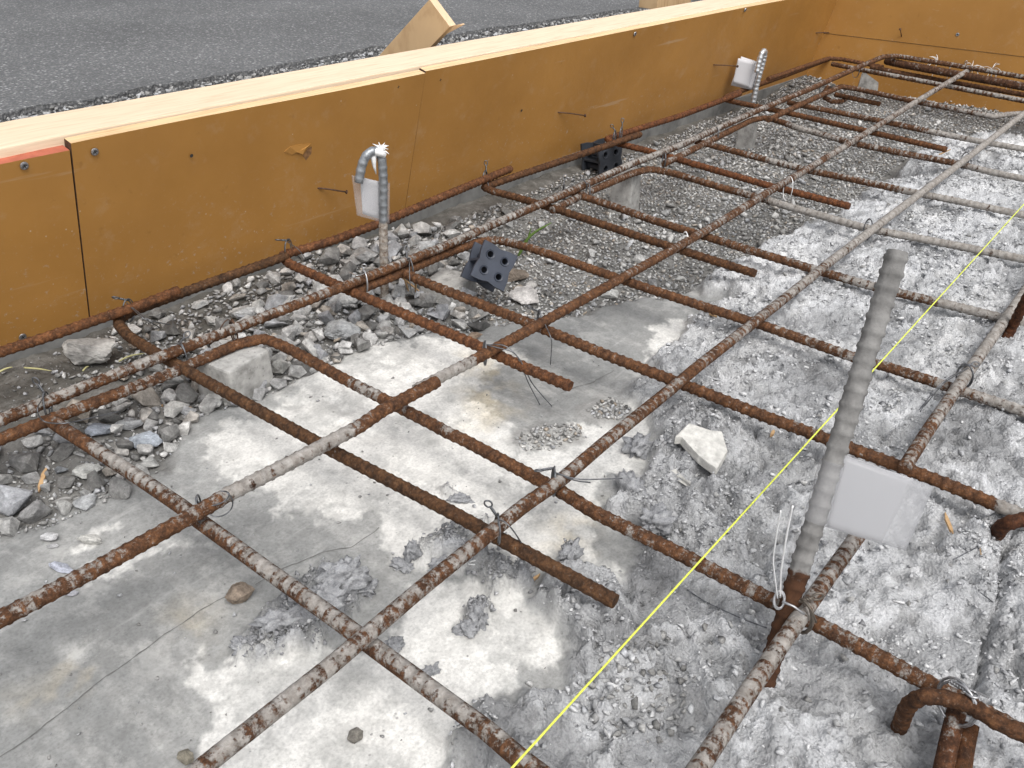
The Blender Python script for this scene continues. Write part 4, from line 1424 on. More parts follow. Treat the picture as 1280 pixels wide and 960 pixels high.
for p in Z_PATCH:
    scatter(p, 900, .0025, .0075, 2.0, overlap=.6)
CR2 = gpoly([(720, 880), (760, 810), (830, 800), (870, 850), (840, 930), (740, 930)])
scatter(CR2, 1200, .003, .010, 2.0, overlap=.7, shade=(.05, .6))
CR3 = gpoly([(860, 360), (1000, 290), (1180, 200), (1270, 190), (1270, 300), (1000, 420)])
scatter(CR3, 700, .003, .011, 2.5, overlap=.8, layer=2, shade=(.1, .6))
SLABALL = gpoly([(-50, 960), (-50, 690), (220, 600), (420, 460), (780, 400), (780, 640), (620, 960)])
scatter(SLABALL, 420, .0018, .006, 3.0, overlap=.8, layer=2, shade=(0, .5), dens=lambda x, y: x * 0 + .7)
CRALL = gpoly([(600, 960), (700, 760), (900, 560), (1280, 420), (1280, 960)])
scatter(CRALL, 420, .003, .010, 2.5, overlap=.8, layer=2, shade=(.1, .6))
S = np.array(stones)
dist = np.linalg.norm(S[:, :3] - CAMP, axis=1)
appar = S[:, 3] / dist
inpx = np.array([((FPX * np.dot(s[:3] - CAMP, RIGHT) / np.dot(s[:3] - CAMP, FWD)), (FPX * np.dot(s[:3] - CAMP, UP) / np.dot(s[:3] - CAMP, FWD))) for s in S])
vis = (np.abs(inpx[:, 0]) < 645) & (np.abs(inpx[:, 1]) < 485)
order = np.argsort(-(appar * vis))
single = order[:262]
rest = np.setdiff1d(np.arange(len(S)), single)
for k in single:
    x, y, z, s, sh = S[k]
    if y > .72: lab = 'angular grey crushed stone loose between the paired bars and the orange formwork'
    elif x < .62: lab = 'angular grey crushed stone in the coarse heap on the slab side of the paired bars'
    elif x > .62 and y > .45: lab = 'pebble sized grey stone in the gravel bed beyond the plastic spacers'
    else: lab = 'loose grey stone chip scattered on the mortar and slab'
    g = {'a': 'crushed stones along the formwork'}['a'] if y > .72 else ('crushed stones in the coarse heap' if x < .62 else ('larger gravel bed stones' if y > .45 else 'loose chips on slab and mortar'))
    place_stone((x, y, z), s * 1.15, lab, group=g, tone=(1, 1, 1))
# the uncountable rest of the gravel
VV = []; FF = []; RR = []; off = 0
for k in rest:
    x, y, z, s, sh = S[k]
    V, F = SMALL[int(sh * 1e6) % len(SMALL)]
    a, b, c = RNG.uniform(-.6, .6), RNG.uniform(-.6, .6), RNG.uniform(0, 6.28)
    R3 = np.array(Matrix.Rotation(c, 3, 'Z') @ Matrix.Rotation(b, 3, 'Y') @ Matrix.Rotation(a, 3, 'X'))
    VV.append((V * (s / 2)) @ R3.T + (x, y, z)); FF.append(np.array(F) + off); off += len(V)
    RR.append(np.full(len(V), sh))
VV = np.vstack(VV); FF = np.vstack(FF); RR = np.concatenate(RR)
me = bpy.data.meshes.new('gravel')
me.vertices.add(len(VV)); me.vertices.foreach_set('co', VV.astype(np.float32).ravel())
me.loops.add(FF.size); me.loops.foreach_set('vertex_index', FF.astype(np.int32).ravel())
me.polygons.add(len(FF)); me.polygons.foreach_set('loop_start', np.arange(0, FF.size, 3, dtype=np.int32))
me.update(calc_edges=True)
set_attr(me, 'rnd', RR); me.materials.append(M_GRAVEL)
gv = bpy.data.objects.new('gravel', me); COL.objects.link(gv)
kind(gv, 'stuff'); tag(gv, 'small grey gravel and stone chips bedded along the orange formwork', 'gravel')
print('stones', len(S), 'tris gravel', len(FF))
# crumbly mortar bits over the crust
X = RNG.random((90000, 2)) * (2.0, .62) + (.25, -.1)
hh, cr_, gr_, di_, cl_, _, _ = ground_fields(X[:, 0], X[:, 1])
keep = (np.maximum(cr_ * .75, cl_) * (.06 + .80 * sstep(.46, .60, fbm(X[:, 0], X[:, 1], 17, 4, 501)))) > RNG.random(len(X)) * 1.15
X = X[keep]; hh = hh[keep]
TN = RNG.random(len(X))
SZ = .0019 + .0075 * RNG.random(len(X)) ** 5 + .0012 * X[:, 0]
for ci, p in enumerate(Z_CLUMP):
    P_ = np.array(p); lo = P_.min(0) - .01; hi = P_.max(0) + .01
    area = np.prod(hi - lo); Q = RNG.random((int(area * (230000 if ci in (0, 1, 2, 3, 5) else 90000)), 2)) * (hi - lo) + lo
    fq_ = ground_fields(Q[:, 0], Q[:, 1]); k_ = fq_[4] * (.25 + .75 * sstep(.40, .60, fbm(Q[:, 0], Q[:, 1], 45, 3, 35))) > RNG.random(len(Q))
    Q = Q[k_]; sq_ = .0018 + .0055 * RNG.random(len(Q)) ** 4
    X = np.vstack([X, Q]); TN = np.concatenate([TN, RNG.random(len(Q)) * (.15 if ci in (0, 1, 2, 3, 5) else .6)]); hh = np.concatenate([hh, fq_[0][k_] + RNG.random(len(Q)) * .0035]); SZ = np.concatenate([SZ, sq_])
VV = []; FF = []; RR = []; off = 0
for (x, y), z, s, tn in zip(X, hh, SZ, TN):
    V, F = SMALL[int(RNG.integers(len(SMALL)))]
    R3 = np.array(Matrix.Rotation(RNG.uniform(0, 6.28), 3, 'Z') @ Matrix.Rotation(RNG.uniform(-.9, .9), 3, 'X'))
    VV.append((V * s / 2) @ R3.T + (x, y, z + s * .12)); FF.append(np.array(F) + off); off += len(V); RR.append(np.full(len(V), tn))
m = MB(); m.add(np.vstack(VV), np.vstack(FF).tolist(), True)
o = m.build('mortar_crumbs', M_CRUMB, fix=False); set_attr(o.data, 'rnd', np.concatenate(RR))
kind(o, 'stuff'); tag(o, 'crumbly grey mortar bits strewn over the rough crust', 'rubble')
# rubble crumbs on the verge
VV = []; FF = []; RR = []; off = 0
for k in range(2600):
    x = RNG.uniform(.2, 3.4); ye = np.interp(x, [p[0] for p in RE], [p[1] for p in RE])
    y = ye - abs(RNG.normal(0, .10)) + .01
    if y < 1.05: continue
    s = .006 + .014 * RNG.random() ** 2.5
    V, F = SMALL[k % len(SMALL)]
    R3 = np.array(Matrix.Rotation(RNG.uniform(0, 6.28), 3, 'Z') @ Matrix.Rotation(RNG.uniform(-.6, .6), 3, 'X'))
    VV.append((V * s / 2) @ R3.T + (x, y, -.042 + s * .2)); FF.append(np.array(F) + off); off += len(V); RR.append(np.full(len(V), RNG.random() * .45))
VV = np.vstack(VV); FF = np.vstack(FF)
m = MB(); m.add(VV, FF.tolist())
o = m.build('road_edge_crumbs', M_GRAVEL, fix=False); set_attr(o.data, 'rnd', np.concatenate(RR))
kind(o, 'stuff'); tag(o, 'broken crumbs along the ragged edge of the asphalt', 'gravel')

# ------------------------------------------------------------------ concrete spacer blocks
def block(px_front, w, d, top, yaw, label, taper=.85, tilt=0.0, depth_z=None):
    P = ground_pt(*px_front)
    zb = P[2] - .012
    h = top - zb
    m = MB(); R3 = np.array(Matrix.Rotation(yaw, 3, 'Z'))
    ringb = [R3 @ np.array((sx * w / 2, sy * d / 2, 0)) for sx, sy in ((-1, -1), (1, -1), (1, 1), (-1, 1))]
    ringt = [v * np.array((taper, taper, 0)) + (0, 0, h) for v in ringb]
    base = np.array([P[0], P[1], zb])
    m.prism([base + v for v in ringb], [base + v for v in ringt])
    o = m.build('spacer_block', M_BLOCK, bevel=.0025)
    return tag(o, label, 'spacer block')


block((297, 490), .058, .050, TZ - .0058, math.radians(8), 'wide grey concrete spacer block under the paired bars on the slab', .93)
block((560, 372), .062, .050, -.040, math.radians(12), 'flat stained concrete spacer block under the toppled plastic spacer', .95)
block((779, 264), .046, .040, TZ - .0058, math.radians(10), 'tall tapered concrete spacer block standing in fine gravel', .86)
block((931, 184), .036, .034, -.022, math.radians(10), 'squat pale concrete spacer block below the silver hook', .86)
block((1086, 112), .060, .050, .000, math.radians(10), 'concrete spacer block with a bright top under the far bar corner', .9)


# ------------------------------------------------------------------ plastic spacers
def plate(size, t, hole_r, notch, holes):
    """plate in local XY with round holes, centred, thickness along Z"""
    bm = bmesh.new()
    s = size / 2; outl = []
    for (ax, ay), (bx, by) in (((-1, -1), (1, -1)), ((1, -1), (1, 1)), ((1, 1), (-1, 1)), ((-1, 1), (-1, -1))):
        for k in range(12):
            u = k / 12
            x = ax + (bx - ax) * u; y = ay + (by - ay) * u
            dip = notch * max(0.0, 1 - abs(u - .5) / .22)
            nx, ny = -(ay + by) / 2, -(ax + bx) / 2
            inx, iny = -(ax + bx) / 2, -(ay + by) / 2
            outl.append((x * s + inx * dip, y * s + iny * dip))
    edges = []
    def loop(pts):
        vs = [bm.verts.new((x, y, 0)) for x, y in pts]
        for a, b in zip(vs, vs[1:] + vs[:1]): edges.append(bm.edges.new((a, b)))
    loop(outl)
    for hx, hy in holes:
        loop([(hx + hole_r * math.cos(a), hy + hole_r * math.sin(a)) for a in np.linspace(0, 2 * math.pi, 15)[:-1]])
    bmesh.ops.triangle_fill(bm, use_beauty=True, edges=edges)
    ex = bmesh.ops.extrude_face_region(bm, geom=list(bm.faces))
    for v in [g for g in ex['geom'] if isinstance(g, bmesh.types.BMVert)]: v.co.z += t
    bmesh.ops.recalc_face_normals(bm, faces=bm.faces)
    bm.verts.index_update()
    V = [tuple(v.co) for v in bm.verts]; F = [tuple(v.index for v in f.verts) for f in bm.faces]
    bm.free()
    return V, F


def plastic_spacer(base, rot, size, depth, label, mat, frame=None):
    e = empty('plastic_spacer', base); tag(e, label, 'plastic spacer')
    R3 = np.array(rot)
    q = size * .22
    holes = [(-q, -q), (q, -q), (q, q), (-q, q)]
    def put(V, F, name, off=(0, 0, 0), parent=e):
        m = MB(); m.add([np.asarray(base) + R3 @ (np.asarray(v) + off) for v in V], F)
        return adopt(m.build(name, mat), e)
    V, F = plate(size, .004, size * .085, size * .05, holes)
    put(V, F, 'front_plate', (0, 0, depth / 2))
    put(V, F, 'rear_plate', (0, 0, -depth / 2 - .004))
    for hx, hy in holes:
        n = 14; ri, ro = size * .085, size * .12; V = []; F = []
        for z in (-.0008, .005):
            pass
        rows = [(ri, depth / 2 + .0045), (ro, depth / 2 + .0052), (ro * 1.1, depth / 2 + .0038)]
        for r, z in rows:
            V += [(hx + r * math.cos(a), hy + r * math.sin(a), z) for a in np.linspace(0, 2 * math.pi, n + 1)[:-1]]
        F = [(i * n + j, i * n + (j + 1) % n, (i + 1) * n + (j + 1) % n, (i + 1) * n + j) for i in range(2) for j in range(n)]
        put(V, F, 'hole_rim')
        # hollow post behind each hole
        V = [];
        for r, z in ((ri * 1.15, depth / 2), (ri * 1.15, -depth / 2)):
            V += [(hx + r * math.cos(a), hy + r * math.sin(a), z) for a in np.linspace(0, 2 * math.pi, n + 1)[:-1]]
        put(V, [(j, (j + 1) % n, n + (j + 1) % n, n + j) for j in range(n)], 'post')
    for ang in (0, 1):
        m = MB()
        if ang: m.box((0, 0, 0), size * .9, .003, depth - .001)
        else: m.box((0, 0, 0), .003, size * .9, depth - .0012)
        put(m.v, m.f, 'web')
    # raised lip round the front plate
    s = size / 2
    m = MB()
    for (cx, cy, sx, sy) in ((0, s - .0012, size * .56, .0022), (0, -s + .0012, size * .56, .0022), (s - .0012, 0, .0022, size * .56), (-s + .0012, 0, .0022, size * .56)):
        pass
    return e


def look_rot(n, up, roll=0.0):
    z = unit(n); x = unit(np.cross(up, z)); y = np.cross(z, x)
    R3 = np.stack([x, y, z], 1)
    return R3 @ np.array(Matrix.Rotation(roll, 3, 'Z'))


toCam = unit(CAMP - un(612, 345, -.04))
pc = un(611, 333, -.012)
nrm = unit(toCam + RIGHT * .42 + np.array([0, 0, .05]))
plastic_spacer(pc, look_rot(nrm, (0, 0, 1.0), math.radians(-33)), .046, .028, 'blue grey plastic spacer with four round holes toppled on the stones', M_PLASTIC)
pc = un(752, 198, -.046)
plastic_spacer(pc, look_rot(unit((-.25, -.95, .12)), (0, 0, 1.0), math.radians(3)), .056, .040, 'dark plastic spacer standing upright under the edge bar elbow', M_PLASTIC2)

# ------------------------------------------------------------------ hooks with cards
def hook(pts, label, mat, r, rib):
    return rebar('hook_bar', pts, label, r=r, mat=mat, win=.006, sides=12, pitch=.0085, rib=rib, cat='hook bar')


h1b = ground_pt(481, 378, -.012)
h1 = [[*h1b, 1]] + [[*upright(px, py, h1b), c_] for px, py, c_ in ((480, 330, 1), (479, 284, .95), (479, 270, .1), (479, 222, 0), (478, 205, 0))]
h1 += [[*(upright(px, py, h1b) + np.array(o_)), 0] for px, py, o_ in ((476, 191, (0, 0, 0)), (468, 185, (-.004, -.004, 0)), (458, 189, (-.008, -.008, 0)), (452, 203, (-.010, -.010, 0)), (449, 222, (-.012, -.012, 0)))]
hook(h1, 'dull grey steel hook bar standing by the formwork with white shreds on top', M_HOOK, .0050, .0004)
h2b = ground_pt(938, 152, -.012)
h2 = [[*h2b, 0]] + [[*upright(px, py, h2b), 0] for px, py in ((941, 130), (946, 105), (953, 80))]
h2 += [[*(upright(px, py, h2b) + np.array(o_)), 0] for px, py, o_ in ((956, 68, (0, 0, 0)), (954, 62, (-.006, -.006, 0)), (949, 63, (-.012, -.012, 0)), (945, 73, (-.014, -.014, 0)), (941, 88, (-.016, -.016, 0)))]
hook(h2, 'bright silver ribbed hook bar near the far end of the formwork', M_HOOK2, .0058, .0006)


def sheet(corner_fn, nu, nv, thick, n):
    """thin curved card from a function of (u, v)"""
    m = MB(); V = []
    for s in (0, 1):
        for i in range(nu + 1):
            for j in range(nv + 1):
                V.append(corner_fn(i / nu, j / nv) + n * (thick * (s - .5)))
    off = (nu + 1) * (nv + 1); F = []
    idx = lambda i, j: i * (nv + 1) + j
    for i in range(nu):
        for j in range(nv):
            a, b, c, d = idx(i, j), idx(i + 1, j), idx(i + 1, j + 1), idx(i, j + 1)
            F += [(a, b, c, d), (a + off, d + off, c + off, b + off)]
    rim = [idx(i, 0) for i in range(nu + 1)] + [idx(nu, j) for j in range(1, nv + 1)] + [idx(i, nv) for i in range(nu - 1, -1, -1)] + [idx(0, j) for j in range(nv - 1, 0, -1)]
    m.add(V, F, True)
    R_ = [(a, a + off, b + off, b) for a, b in zip(rim, rim[1:] + rim[:1])]
    m.f.extend(R_); m.sm.extend([False] * len(R_))
    return m


def bilin(tl, tr, br, bl, curl, n):
    def fn(u, v):
        top = tl + (tr - tl) * u; bot = bl + (br - bl) * u
        return top + (bot - top) * v + n * (curl * math.sin(u * math.pi) + curl * .5 * math.sin(v * 2.6 + u))
    return fn


vn = unit(np.array([-FWD[0], -FWD[1], 0]))
def card(corners, base, toward, label, curl=.002, thick=.0005, film=None):
    e = empty('card_tag', base); tag(e, label, 'card')
    q = [upright(px, py, base) + vn * t for (px, py), t in zip(corners, toward)]
    o = adopt(sheet(bilin(*q, curl, vn), 10, 8, thick, vn).build('card', M_PAPER), e)
    if film:
        f4 = [upright(px, py, base) + vn * t for (px, py), t in zip(film, [a + .0024 for a in toward])]
        adopt(sheet(bilin(*f4, curl, vn), 10, 8, .0002, vn).build('clear_film', M_FILM), e)
    return e


card([(451, 219), (478, 230), (477, 277), (455, 264)], h1b, (.005, -.006, -.006, .008), 'white card taped to the dull grey hook bar', .001,
     film=[(441, 216), (487, 230), (486, 281), (448, 265)])
m = MB()
for k in range(26):
    c = upright(476, 190, h1b); d = RNG.normal(0, 1, 3); d[2] = abs(d[2]) * .6 - .2; d = unit(d)
    L_ = RNG.uniform(.005, .013)
    m.tube([c, c + d * L_ * .6 + (0, 0, .002), c + d * L_], [.0013, .0009, .0003], 4)
c = upright(470, 186, h1b)
m.tube([upright(470, 184, h1b) + vn * .004, upright(468, 195, h1b) + vn * .007, upright(469, 206, h1b) + vn * .006, upright(471, 216, h1b) + vn * .005], [.003, .0035, .002, .0004], 6)
m.tube([upright(466, 187, h1b) + vn * .006, upright(474, 187, h1b) + vn * .0075, upright(482, 193, h1b) + vn * .004], [.003, .005, .003], 7)
tag(m.build('tape_shred', M_WHITE), 'frayed white tape knotted round the dull grey hook top', 'tape')

card([(922, 72), (944, 78), (936, 110), (915, 103)], h2b, (.006, -.0, -.0, .006), 'pale card tag hung on the silver hook bar', .001)
card([(926, 70), (952, 79), (941, 113), (913, 106)], h2b, (.004, -.004, -.004, .004), 'second pale card behind the card on the silver hook', .001)

# large card on the starter bar
e = empty('card_tag', sb1); tag(e, 'large blank white card taped to the thick starter bar', 'card')
def on_bar(py):
    # point of the bar axis at a given survey row
    lo, hi = 0, .36
    for _ in range(40):
        md = (lo + hi) / 2; X = SB + sdv * md; d = X - CAMP
        y_ = 480 - FPX * np.dot(d, UP) / np.dot(d, FWD)
        if y_ > py: lo = md
        else: hi = md
    return SB + sdv * lo, lo
ta, t_a = on_bar(577); tb, t_b = on_bar(652)
cn = unit(np.cross(sdv, RIGHT)); cn = cn if np.dot(cn, CAMP - ta) > 0 else -cn
def card_pt(px, py, lift): return onplane(px, py, ta, cn) + cn * lift
cq = [card_pt(1052, 567, .004), card_pt(1134, 595, .008), card_pt(1095, 673, .009), card_pt(1030, 656, .004)]
adopt(sheet(bilin(*cq, .0014, cn), 14, 10, .0003, cn).build('card', M_PAPER), e)
fq = [card_pt(1050, 566, .0046), card_pt(1157, 603, .0105), card_pt(1122, 681, .0125), card_pt(1028, 656, .0046)]
adopt(sheet(bilin(*fq, .0014, cn), 14, 10, .0002, cn).build('clear_film', M_FILM2), e)
# film wrapped round the bar
m = MB(); V = []; nn_ = 18
u0 = unit(np.cross(sdv, cn)); 
for t in np.linspace(t_b, t_a, 8):
    C_ = SB + sdv * t
    for k in range(nn_):
        a = 2 * math.pi * k / nn_
        V.append(C_ + (u0 * math.cos(a) + cn * math.sin(a)) * (.0082 + .0003 * math.sin(a * 5 + t * 90)))
m.add(V, [(i * nn_ + k, i * nn_ + (k + 1) % nn_, (i + 1) * nn_ + (k + 1) % nn_, (i + 1) * nn_ + k) for i in range(7) for k in range(nn_)], True)
adopt(m.build('wrapped_film', M_FILM), e)

# ------------------------------------------------------------------ yellow string line
sa, sb_ = un(600, 1004, .012), un(1400, 123, .012)
m = MB(); P = [sa + (sb_ - sa) * t for t in np.linspace(0, 1, 60)]
m.tube(P, .00072, 8)
tag(m.build('string_line', M_STRING), 'taut fluorescent yellow string line stretched over the mortar', 'string')

# ------------------------------------------------------------------ tie wires
TGRP = 'tie wires at bar crossings'


def spiral(a, b, r, turns, n=20):
    ax = unit(b - a); u = unit(np.cross(ax, (.3, .5, .8))); w = np.cross(ax, u)
    return [a + (b - a) * t + (u * math.cos(turns * 6.283 * t) + w * math.sin(turns * 6.283 * t)) * r for t in np.linspace(0, 1, n)]


def ring(c, ax1, ax2, r1, r2, n=18, a0=0, a1=6.6):
    return [c + ax1 * (r1 * math.cos(a)) + ax2 * (r2 * math.sin(a)) for a in np.linspace(a0, a1, n)]


def tie(px, py, z=-.007, label=None, eye=True, tails=(), wr=.0007, tilt=0.6, two=True, loopr=(.0085, .0125), eye_dir=None, mat=None, group=TGRP):
    c = un(px, py, z); m = MB()
    d1 = unit((math.cos(tilt), math.sin(tilt), 0)); up = np.array([0, 0, 1.0])
    m.tube(ring(c, d1, up, loopr[0], loopr[1]), wr, 5)
    if two: m.tube(ring(c + np.array([.0015, .001, 0]), unit(d1 + np.array([.12, -.1, 0])), up, loopr[0] * 1.04, loopr[1] * 1.03), wr, 5)
    if eye:
        a = c + d1 * loopr[0] * .7 + up * loopr[1] * .75
        ed = unit(eye_dir if eye_dir is not None else (RNG.normal(0, .5), RNG.normal(0, .5), .9))
        b = a + ed * .010
        m.tube(spiral(a, b, wr * .9, 3), wr, 5); m.tube(spiral(a, b, -wr * .9, 3), wr, 5)
        s_ = unit(np.cross(ed, RIGHT)); s_ = unit(np.cross(s_, ed))
        m.tube(ring(b + ed * .0034, s_, ed, .0026, .0036), wr, 5)
    for tl in tails:
        q = np.array([c + up * loopr[1] * .8] + [un(*t) for t in tl])
        m.tube(smooth_path(q, .008, .003), wr * .8, 5)
    o = m.build('tie_wire', mat or M_WIRE)
    return tag(o, label or 'thin grey tie wire looped round a bar crossing of the mat', 'wire', None if label else group)


tie(58, 508, -.004, 'tie wire with a coiled ring and a long arc sweeping over the stones', eye_dir=(-.2, .2, .9), tails=([(45, 512, .012), (52, 528, -.005), (80, 530, .0), (150, 514, -.02)],), tilt=1.0)
tie(228, 445, -.006, 'short upright wire tie clamping the two bars of the paired row', eye=True, tilt=1.5)
tie(292, 415, -.006, 'rusty wire loop over the paired row beside the bent elbow', eye=False, tilt=1.4, tails=([(285, 398, .02), (278, 405, .022), (275, 412, .012)],), mat=M_NAIL)
tie(160, 389, -.006, 'grey wire knot at the formwork with two long tails over the stones', eye_dir=(-.7, .3, .35), tails=([(178, 398, .006), (195, 406, -.006), (203, 413, -.02)], [(185, 400, .004), (212, 406, -.012)]), tilt=.5)
tie(360, 312, -.006, 'small curled wire knot above the elbow behind the paired row', eye_dir=(-.8, .3, .2), tails=([(372, 310, .006), (378, 318, -.004), (384, 326, -.02)],), tilt=.5)
tie(606, 224, -.004, 'upright ring topped wire tie at the formwork edge bar', eye_dir=(0, .05, 1), tails=([(612, 236, -.01), (616, 245, -.04)],), tilt=.4)
tie(768, 172, -.004, 'wire knot with pale plastic bits above the dark spacer', eye_dir=(-.5, .2, .6), tilt=.4)
tie(776, 168, -.002, 'ring topped wire tie next to the dark plastic spacer', eye_dir=(.1, .1, 1), tilt=.4)
tie(456, 352, -.004, 'bundle of shiny wires binding the paired row at the first hook', eye_dir=(-.2, -.4, .6), tilt=1.2, mat=M_HOOK2, tails=([(446, 345, .014), (436, 340, .006)],))
tie(512, 336, -.006, 'wire twist on the paired row above the flat stained block', tilt=1.3, eye_dir=(.3, .3, .5), tails=([(512, 350, -.01), (514, 366, -.03)],))
tie(248, 640, -.004, 'wire wound round the near crossing with loose rings on the grey bar', eye=False, tilt=1.0, tails=([(262, 634, .012), (282, 628, .006), (290, 618, .012), (285, 612, .022), (276, 614, .022)], [(268, 650, .004), (290, 640, .0), (294, 622, .014), (284, 616, .02)]), mat=M_WIRE)
tie(606, 442, -.004, 'wire loop at the crossing with long thin tails hanging to the wet slab', eye=False, tilt=.9, tails=([(632, 430, .012), (650, 448, .0), (665, 480, -.03), (690, 508, -.052)], [(645, 440, .004), (660, 478, -.03), (675, 506, -.052)]), mat=M_WIRE)
tie(674, 402, -.004, 'small coil of wire on the crossing with one straight drop', eye=True, eye_dir=(-.6, .2, .4), tilt=.9, tails=([(690, 424, -.006), (688, 456, -.052)],))
tie(692, 603, -.004, 'dark wire knot with eye and two straight tails over the pale slab', eye_dir=(-.75, .3, .15), tails=([(720, 600, .006), (778, 598, .0)], [(718, 602, .003), (738, 603, .0)]), tilt=.8)
tie(622, 663, -.004, 'upright looped wire knot beside the cut bar end with a curling tail', eye_dir=(-.35, .25, .8), tails=([(630, 650, .016), (640, 660, .01), (655, 684, -.012)],), tilt=.9)
tie(856, 302, -.004, 'white wire loop round the crossing past the dull brown bar', eye=False, tilt=1.0, mat=M_BWIRE)
tie(985, 236, -.004, 'single white wire ring hanging below the straight bar', eye=False, two=False, tilt=1.0, loopr=(.011, .019), mat=M_BWIRE)
tie(1206, 471, -.004, 'dark wire loop with a ring and long tails on the crusted right bar', eye_dir=(.6, -.6, .1), tails=([(1185, 472, .014), (1165, 490, .004), (1150, 515, -.015)], [(1180, 478, .01), (1155, 508, -.015)]), tilt=1.2)
tie(1002, 772, -.002, 'thick brown wire loop tying the crusted bar below the big card', wr=.0009, eye_dir=(.5, -.6, .3), tilt=1.3, mat=mat_plain('brown_wire', (.14, .12, .10), .5, .5, .3, 200, .1), tails=([(1000, 750, .02), (1008, 748, .022), (1016, 765, .016), (1020, 778, .006)],))
tie(1196, 880, -.002, 'pair of silver wire rings round the bent hook bar', wr=.0009, eye=True, eye_dir=(-.2, -.8, .1), tilt=1.2, mat=M_SCREW, loopr=(.0125, .015), tails=([(1200, 868, .012), (1215, 862, .010), (1235, 872, -.008)],))
for px, py in ((1242, 98), (1240, 100)):
    pass
for px, py, z in ((945, 143, -.004), (1022, 115, 0), (1070, 90, .012), (735, 240, -.004), (705, 242, -.004), (830, 200, -.004), (895, 168, -.004), (1206, 90, .012), (1188, 96, .014), (1242, 96, .018), (1262, 108, .014), (1052, 600, -.0)):
    if (px, py) == (1052, 600): continue
    tie(px, py, z, loopr=(.0088, .0125), eye=RNG.random() < .5, tilt=1.0 + RNG.normal(0, .2), wr=.0006, mat=M_HOOK2 if px > 1180 else None)
tie(1085, 287, -.007, None, eye=False, tilt=1.0, loopr=(.0088, .0145))
tie(1206, 201, -.007, None, eye=False, tilt=1.0, loopr=(.0088, .0145))
# frayed wires over the far bundle
for k, (px, py) in enumerate(((1172, 78), (1240, 86), (1215, 84))):
    c = un(px, py, .03); m = MB()
    for j in range(7):
        d = unit(RNG.normal(0, 1, 3)); d[2] = -abs(d[2]) if j % 2 else abs(d[2]) * .7
        q = np.array([c, c + d * .014 + (0, 0, .006), c + d * .03 + (0, 0, -.004)])
        m.tube(smooth_path(q, .006, .003), .0006, 5)
    tag(m.build('wire_tuft', M_BWIRE), 'tuft of frayed pale wire ends on the bundle before the far wall', 'wire', 'wire tufts on the far bundle')
# bright wires standing at the starter bar
m = MB()
pa = un(972, 748, .012)
m.tube(smooth_path(np.array([pa, upright(966, 700, pa), upright(972, 660, pa), upright(976, 638, pa)]), .004, .002), .00050, 6)
m.tube(smooth_path(np.array([pa + (.002, -.001, 0), upright(976, 715, pa), upright(984, 665, pa), upright(991, 632, pa)]), .004, .002), .00062, 6)
tag(m.build('bright_wire', M_BWIRE), 'two thin bright wire prongs standing at the starter bar', 'wire')
m = MB()
rp = un(974, 750, .010)
for k in range(4):
    m.tube(ring(rp, unit(RIGHT + UP * .1 * k), unit(UP), .0030 + .0003 * k, .0052 + .0003 * k), .0006, 6)
m.tube([un(978, 752, .014), un(992, 758, .012), un(1006, 768, .010)], .0009, 6)
tag(m.build('wire_coil', M_SCREW), 'small wound steel wire coil hooked between starter bar and crusted bar', 'wire')
# loose thin wires lying on the mortar
for pts, lab in (([(858, 740), (880, 755), (930, 778), (958, 788)], 'thin dark wire lying on the mortar left of the starter bar'),
                 ([(1190, 703), (1222, 686)], 'short straight wire lying on the dusty mortar'),
                 ([(1222, 742), (1240, 756)], 'tiny wire end lying by the crust crack'),
                 ([(1148, 515), (1158, 503), (1165, 490)], 'bent wire end under the crusted right bar')):
    q = [ground_pt(*p, .0025) for p in pts]
    m = MB(); m.tube(smooth_path(np.array(q), .004, .003), .0005, 5)
    tag(m.build('loose_wire', M_WIRE), lab, 'wire')

# ------------------------------------------------------------------ splinters, straw, grass
def splinter(a, b, w, lab, mat=M_SPLINT):
    A = ground_pt(*a, .003); B = ground_pt(*b, .003); d = unit(B - A); s = np.cross(d, (0, 0, 1.0))
    m = MB(); L_ = np.linalg.norm(B - A)
    top = [A, A + d * L_ * .3 + s * w, A + d * L_ * .8 + s * w * .8, B, A + d * L_ * .7 - s * w * .6, A + d * L_ * .2 - s * w * .4]
    m.prism([p - (0, 0, .002) for p in top], top)
    tag(m.build('wood_splinter', mat), lab, 'splinter')


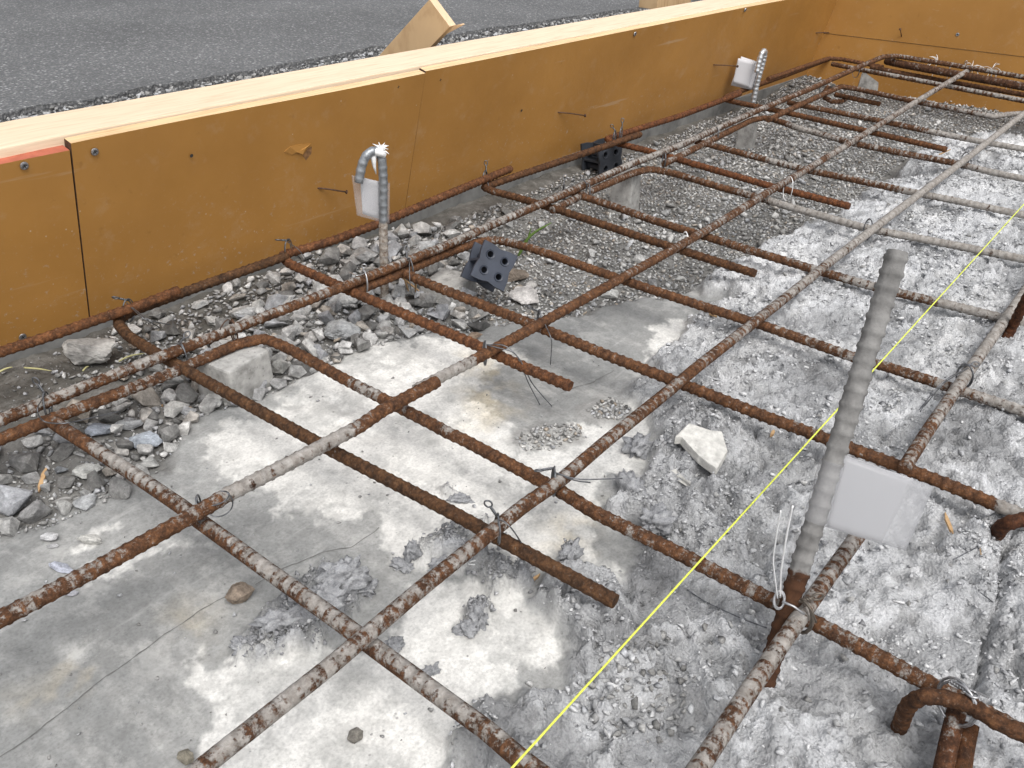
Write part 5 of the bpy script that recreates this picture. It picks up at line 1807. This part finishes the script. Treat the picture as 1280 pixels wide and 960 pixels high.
splinter((202, 509), (240, 512), .0030, 'flat tan wood splinter lying by the concrete spacer block')
splinter((60, 585), (49, 618), .0025, 'brown wood splinter upright among the coarse stones')
splinter((1180, 643), (1191, 672), .0020, 'thin brown splinter standing in the dusty mortar')
splinter((1224, 688), (1227, 706), .0026, 'tan wood chip by the curled hook in the mortar')
splinter((880, 390), (896, 398), .0030, 'small tan wood chip at the slab and mortar edge')
splinter((1170, 196), (1188, 188), .0040, 'broken tan wood bits at the end of a far bar')
splinter((962, 548), (967, 540), .0020, 'tiny yellow wood chip left of the starter bar')
splinter((153, 560), (163, 553), .0018, 'short tan splinter between the blue grey stones')
splinter((655, 735), (675, 720), .0014, 'thin pale splinter near the cut bar end')


def blade(pts, w, mat, name, lab, cat):
    q = smooth_path(np.array(pts), .006, .003); m = MB()
    n = len(q); ww = w * np.sin(np.linspace(.25, 1, n) * math.pi) ** .6 + .0002
    m.tube(q, ww, 4)
    return tag(m.build(name, mat), lab, cat)


gp = ground_pt(648, 320)
blade([gp, upright(655, 303, gp), upright(668, 290, gp), upright(690, 278, gp)], .0020, M_GRASS, 'grass_blade', 'green grass blade growing from the gravel behind the plastic spacer', 'grass')
blade([gp, upright(660, 300, gp), upright(664, 284, gp)], .0016, M_GRASS, 'grass_blade', 'short green grass blade beside the longer one in the gravel', 'grass')
for pts, lab in (([(32, 466), (50, 467), (66, 470)], 'yellow green straw on the dark soil by the rubble chunk'),
                 ([(0, 472), (18, 465)], 'pale straw end on the dark soil'),
                 ([(150, 458), (162, 450), (182, 448)], 'curved straw beside the large rubble chunk'),
                 ([(105, 470), (113, 464)], 'short yellow straw between rubble and paired bars'),
                 ([(194, 428), (200, 418)], 'pale yellow straw under the wire tails'),
                 ([(181, 490), (185, 500)], 'white straw bit below the paired bars')):
    q = [ground_pt(*p, .006) for p in pts]
    blade(q if len(q) > 2 else [q[0], (q[0] + q[1]) / 2 + (0, 0, .002), q[1]], .0009, M_STRAW, 'straw', lab, 'straw')
for k, (a, b) in enumerate((((500, 345), (530, 372)), ((520, 352), (519, 372)), ((506, 350), (512, 372)))):
    A = un(*a, -.02); B = ground_pt(*b, .004)
    blade([A, (A + B) / 2, B], .0010, M_SPLINT, 'twig', 'thin tan twig leaning by the flat stained block', 'twig')
    bpy.data.objects[-1] if False else None
for o in bpy.data.objects:
    if o.name.startswith('twig'): o['group'] = 'twigs by the flat block'
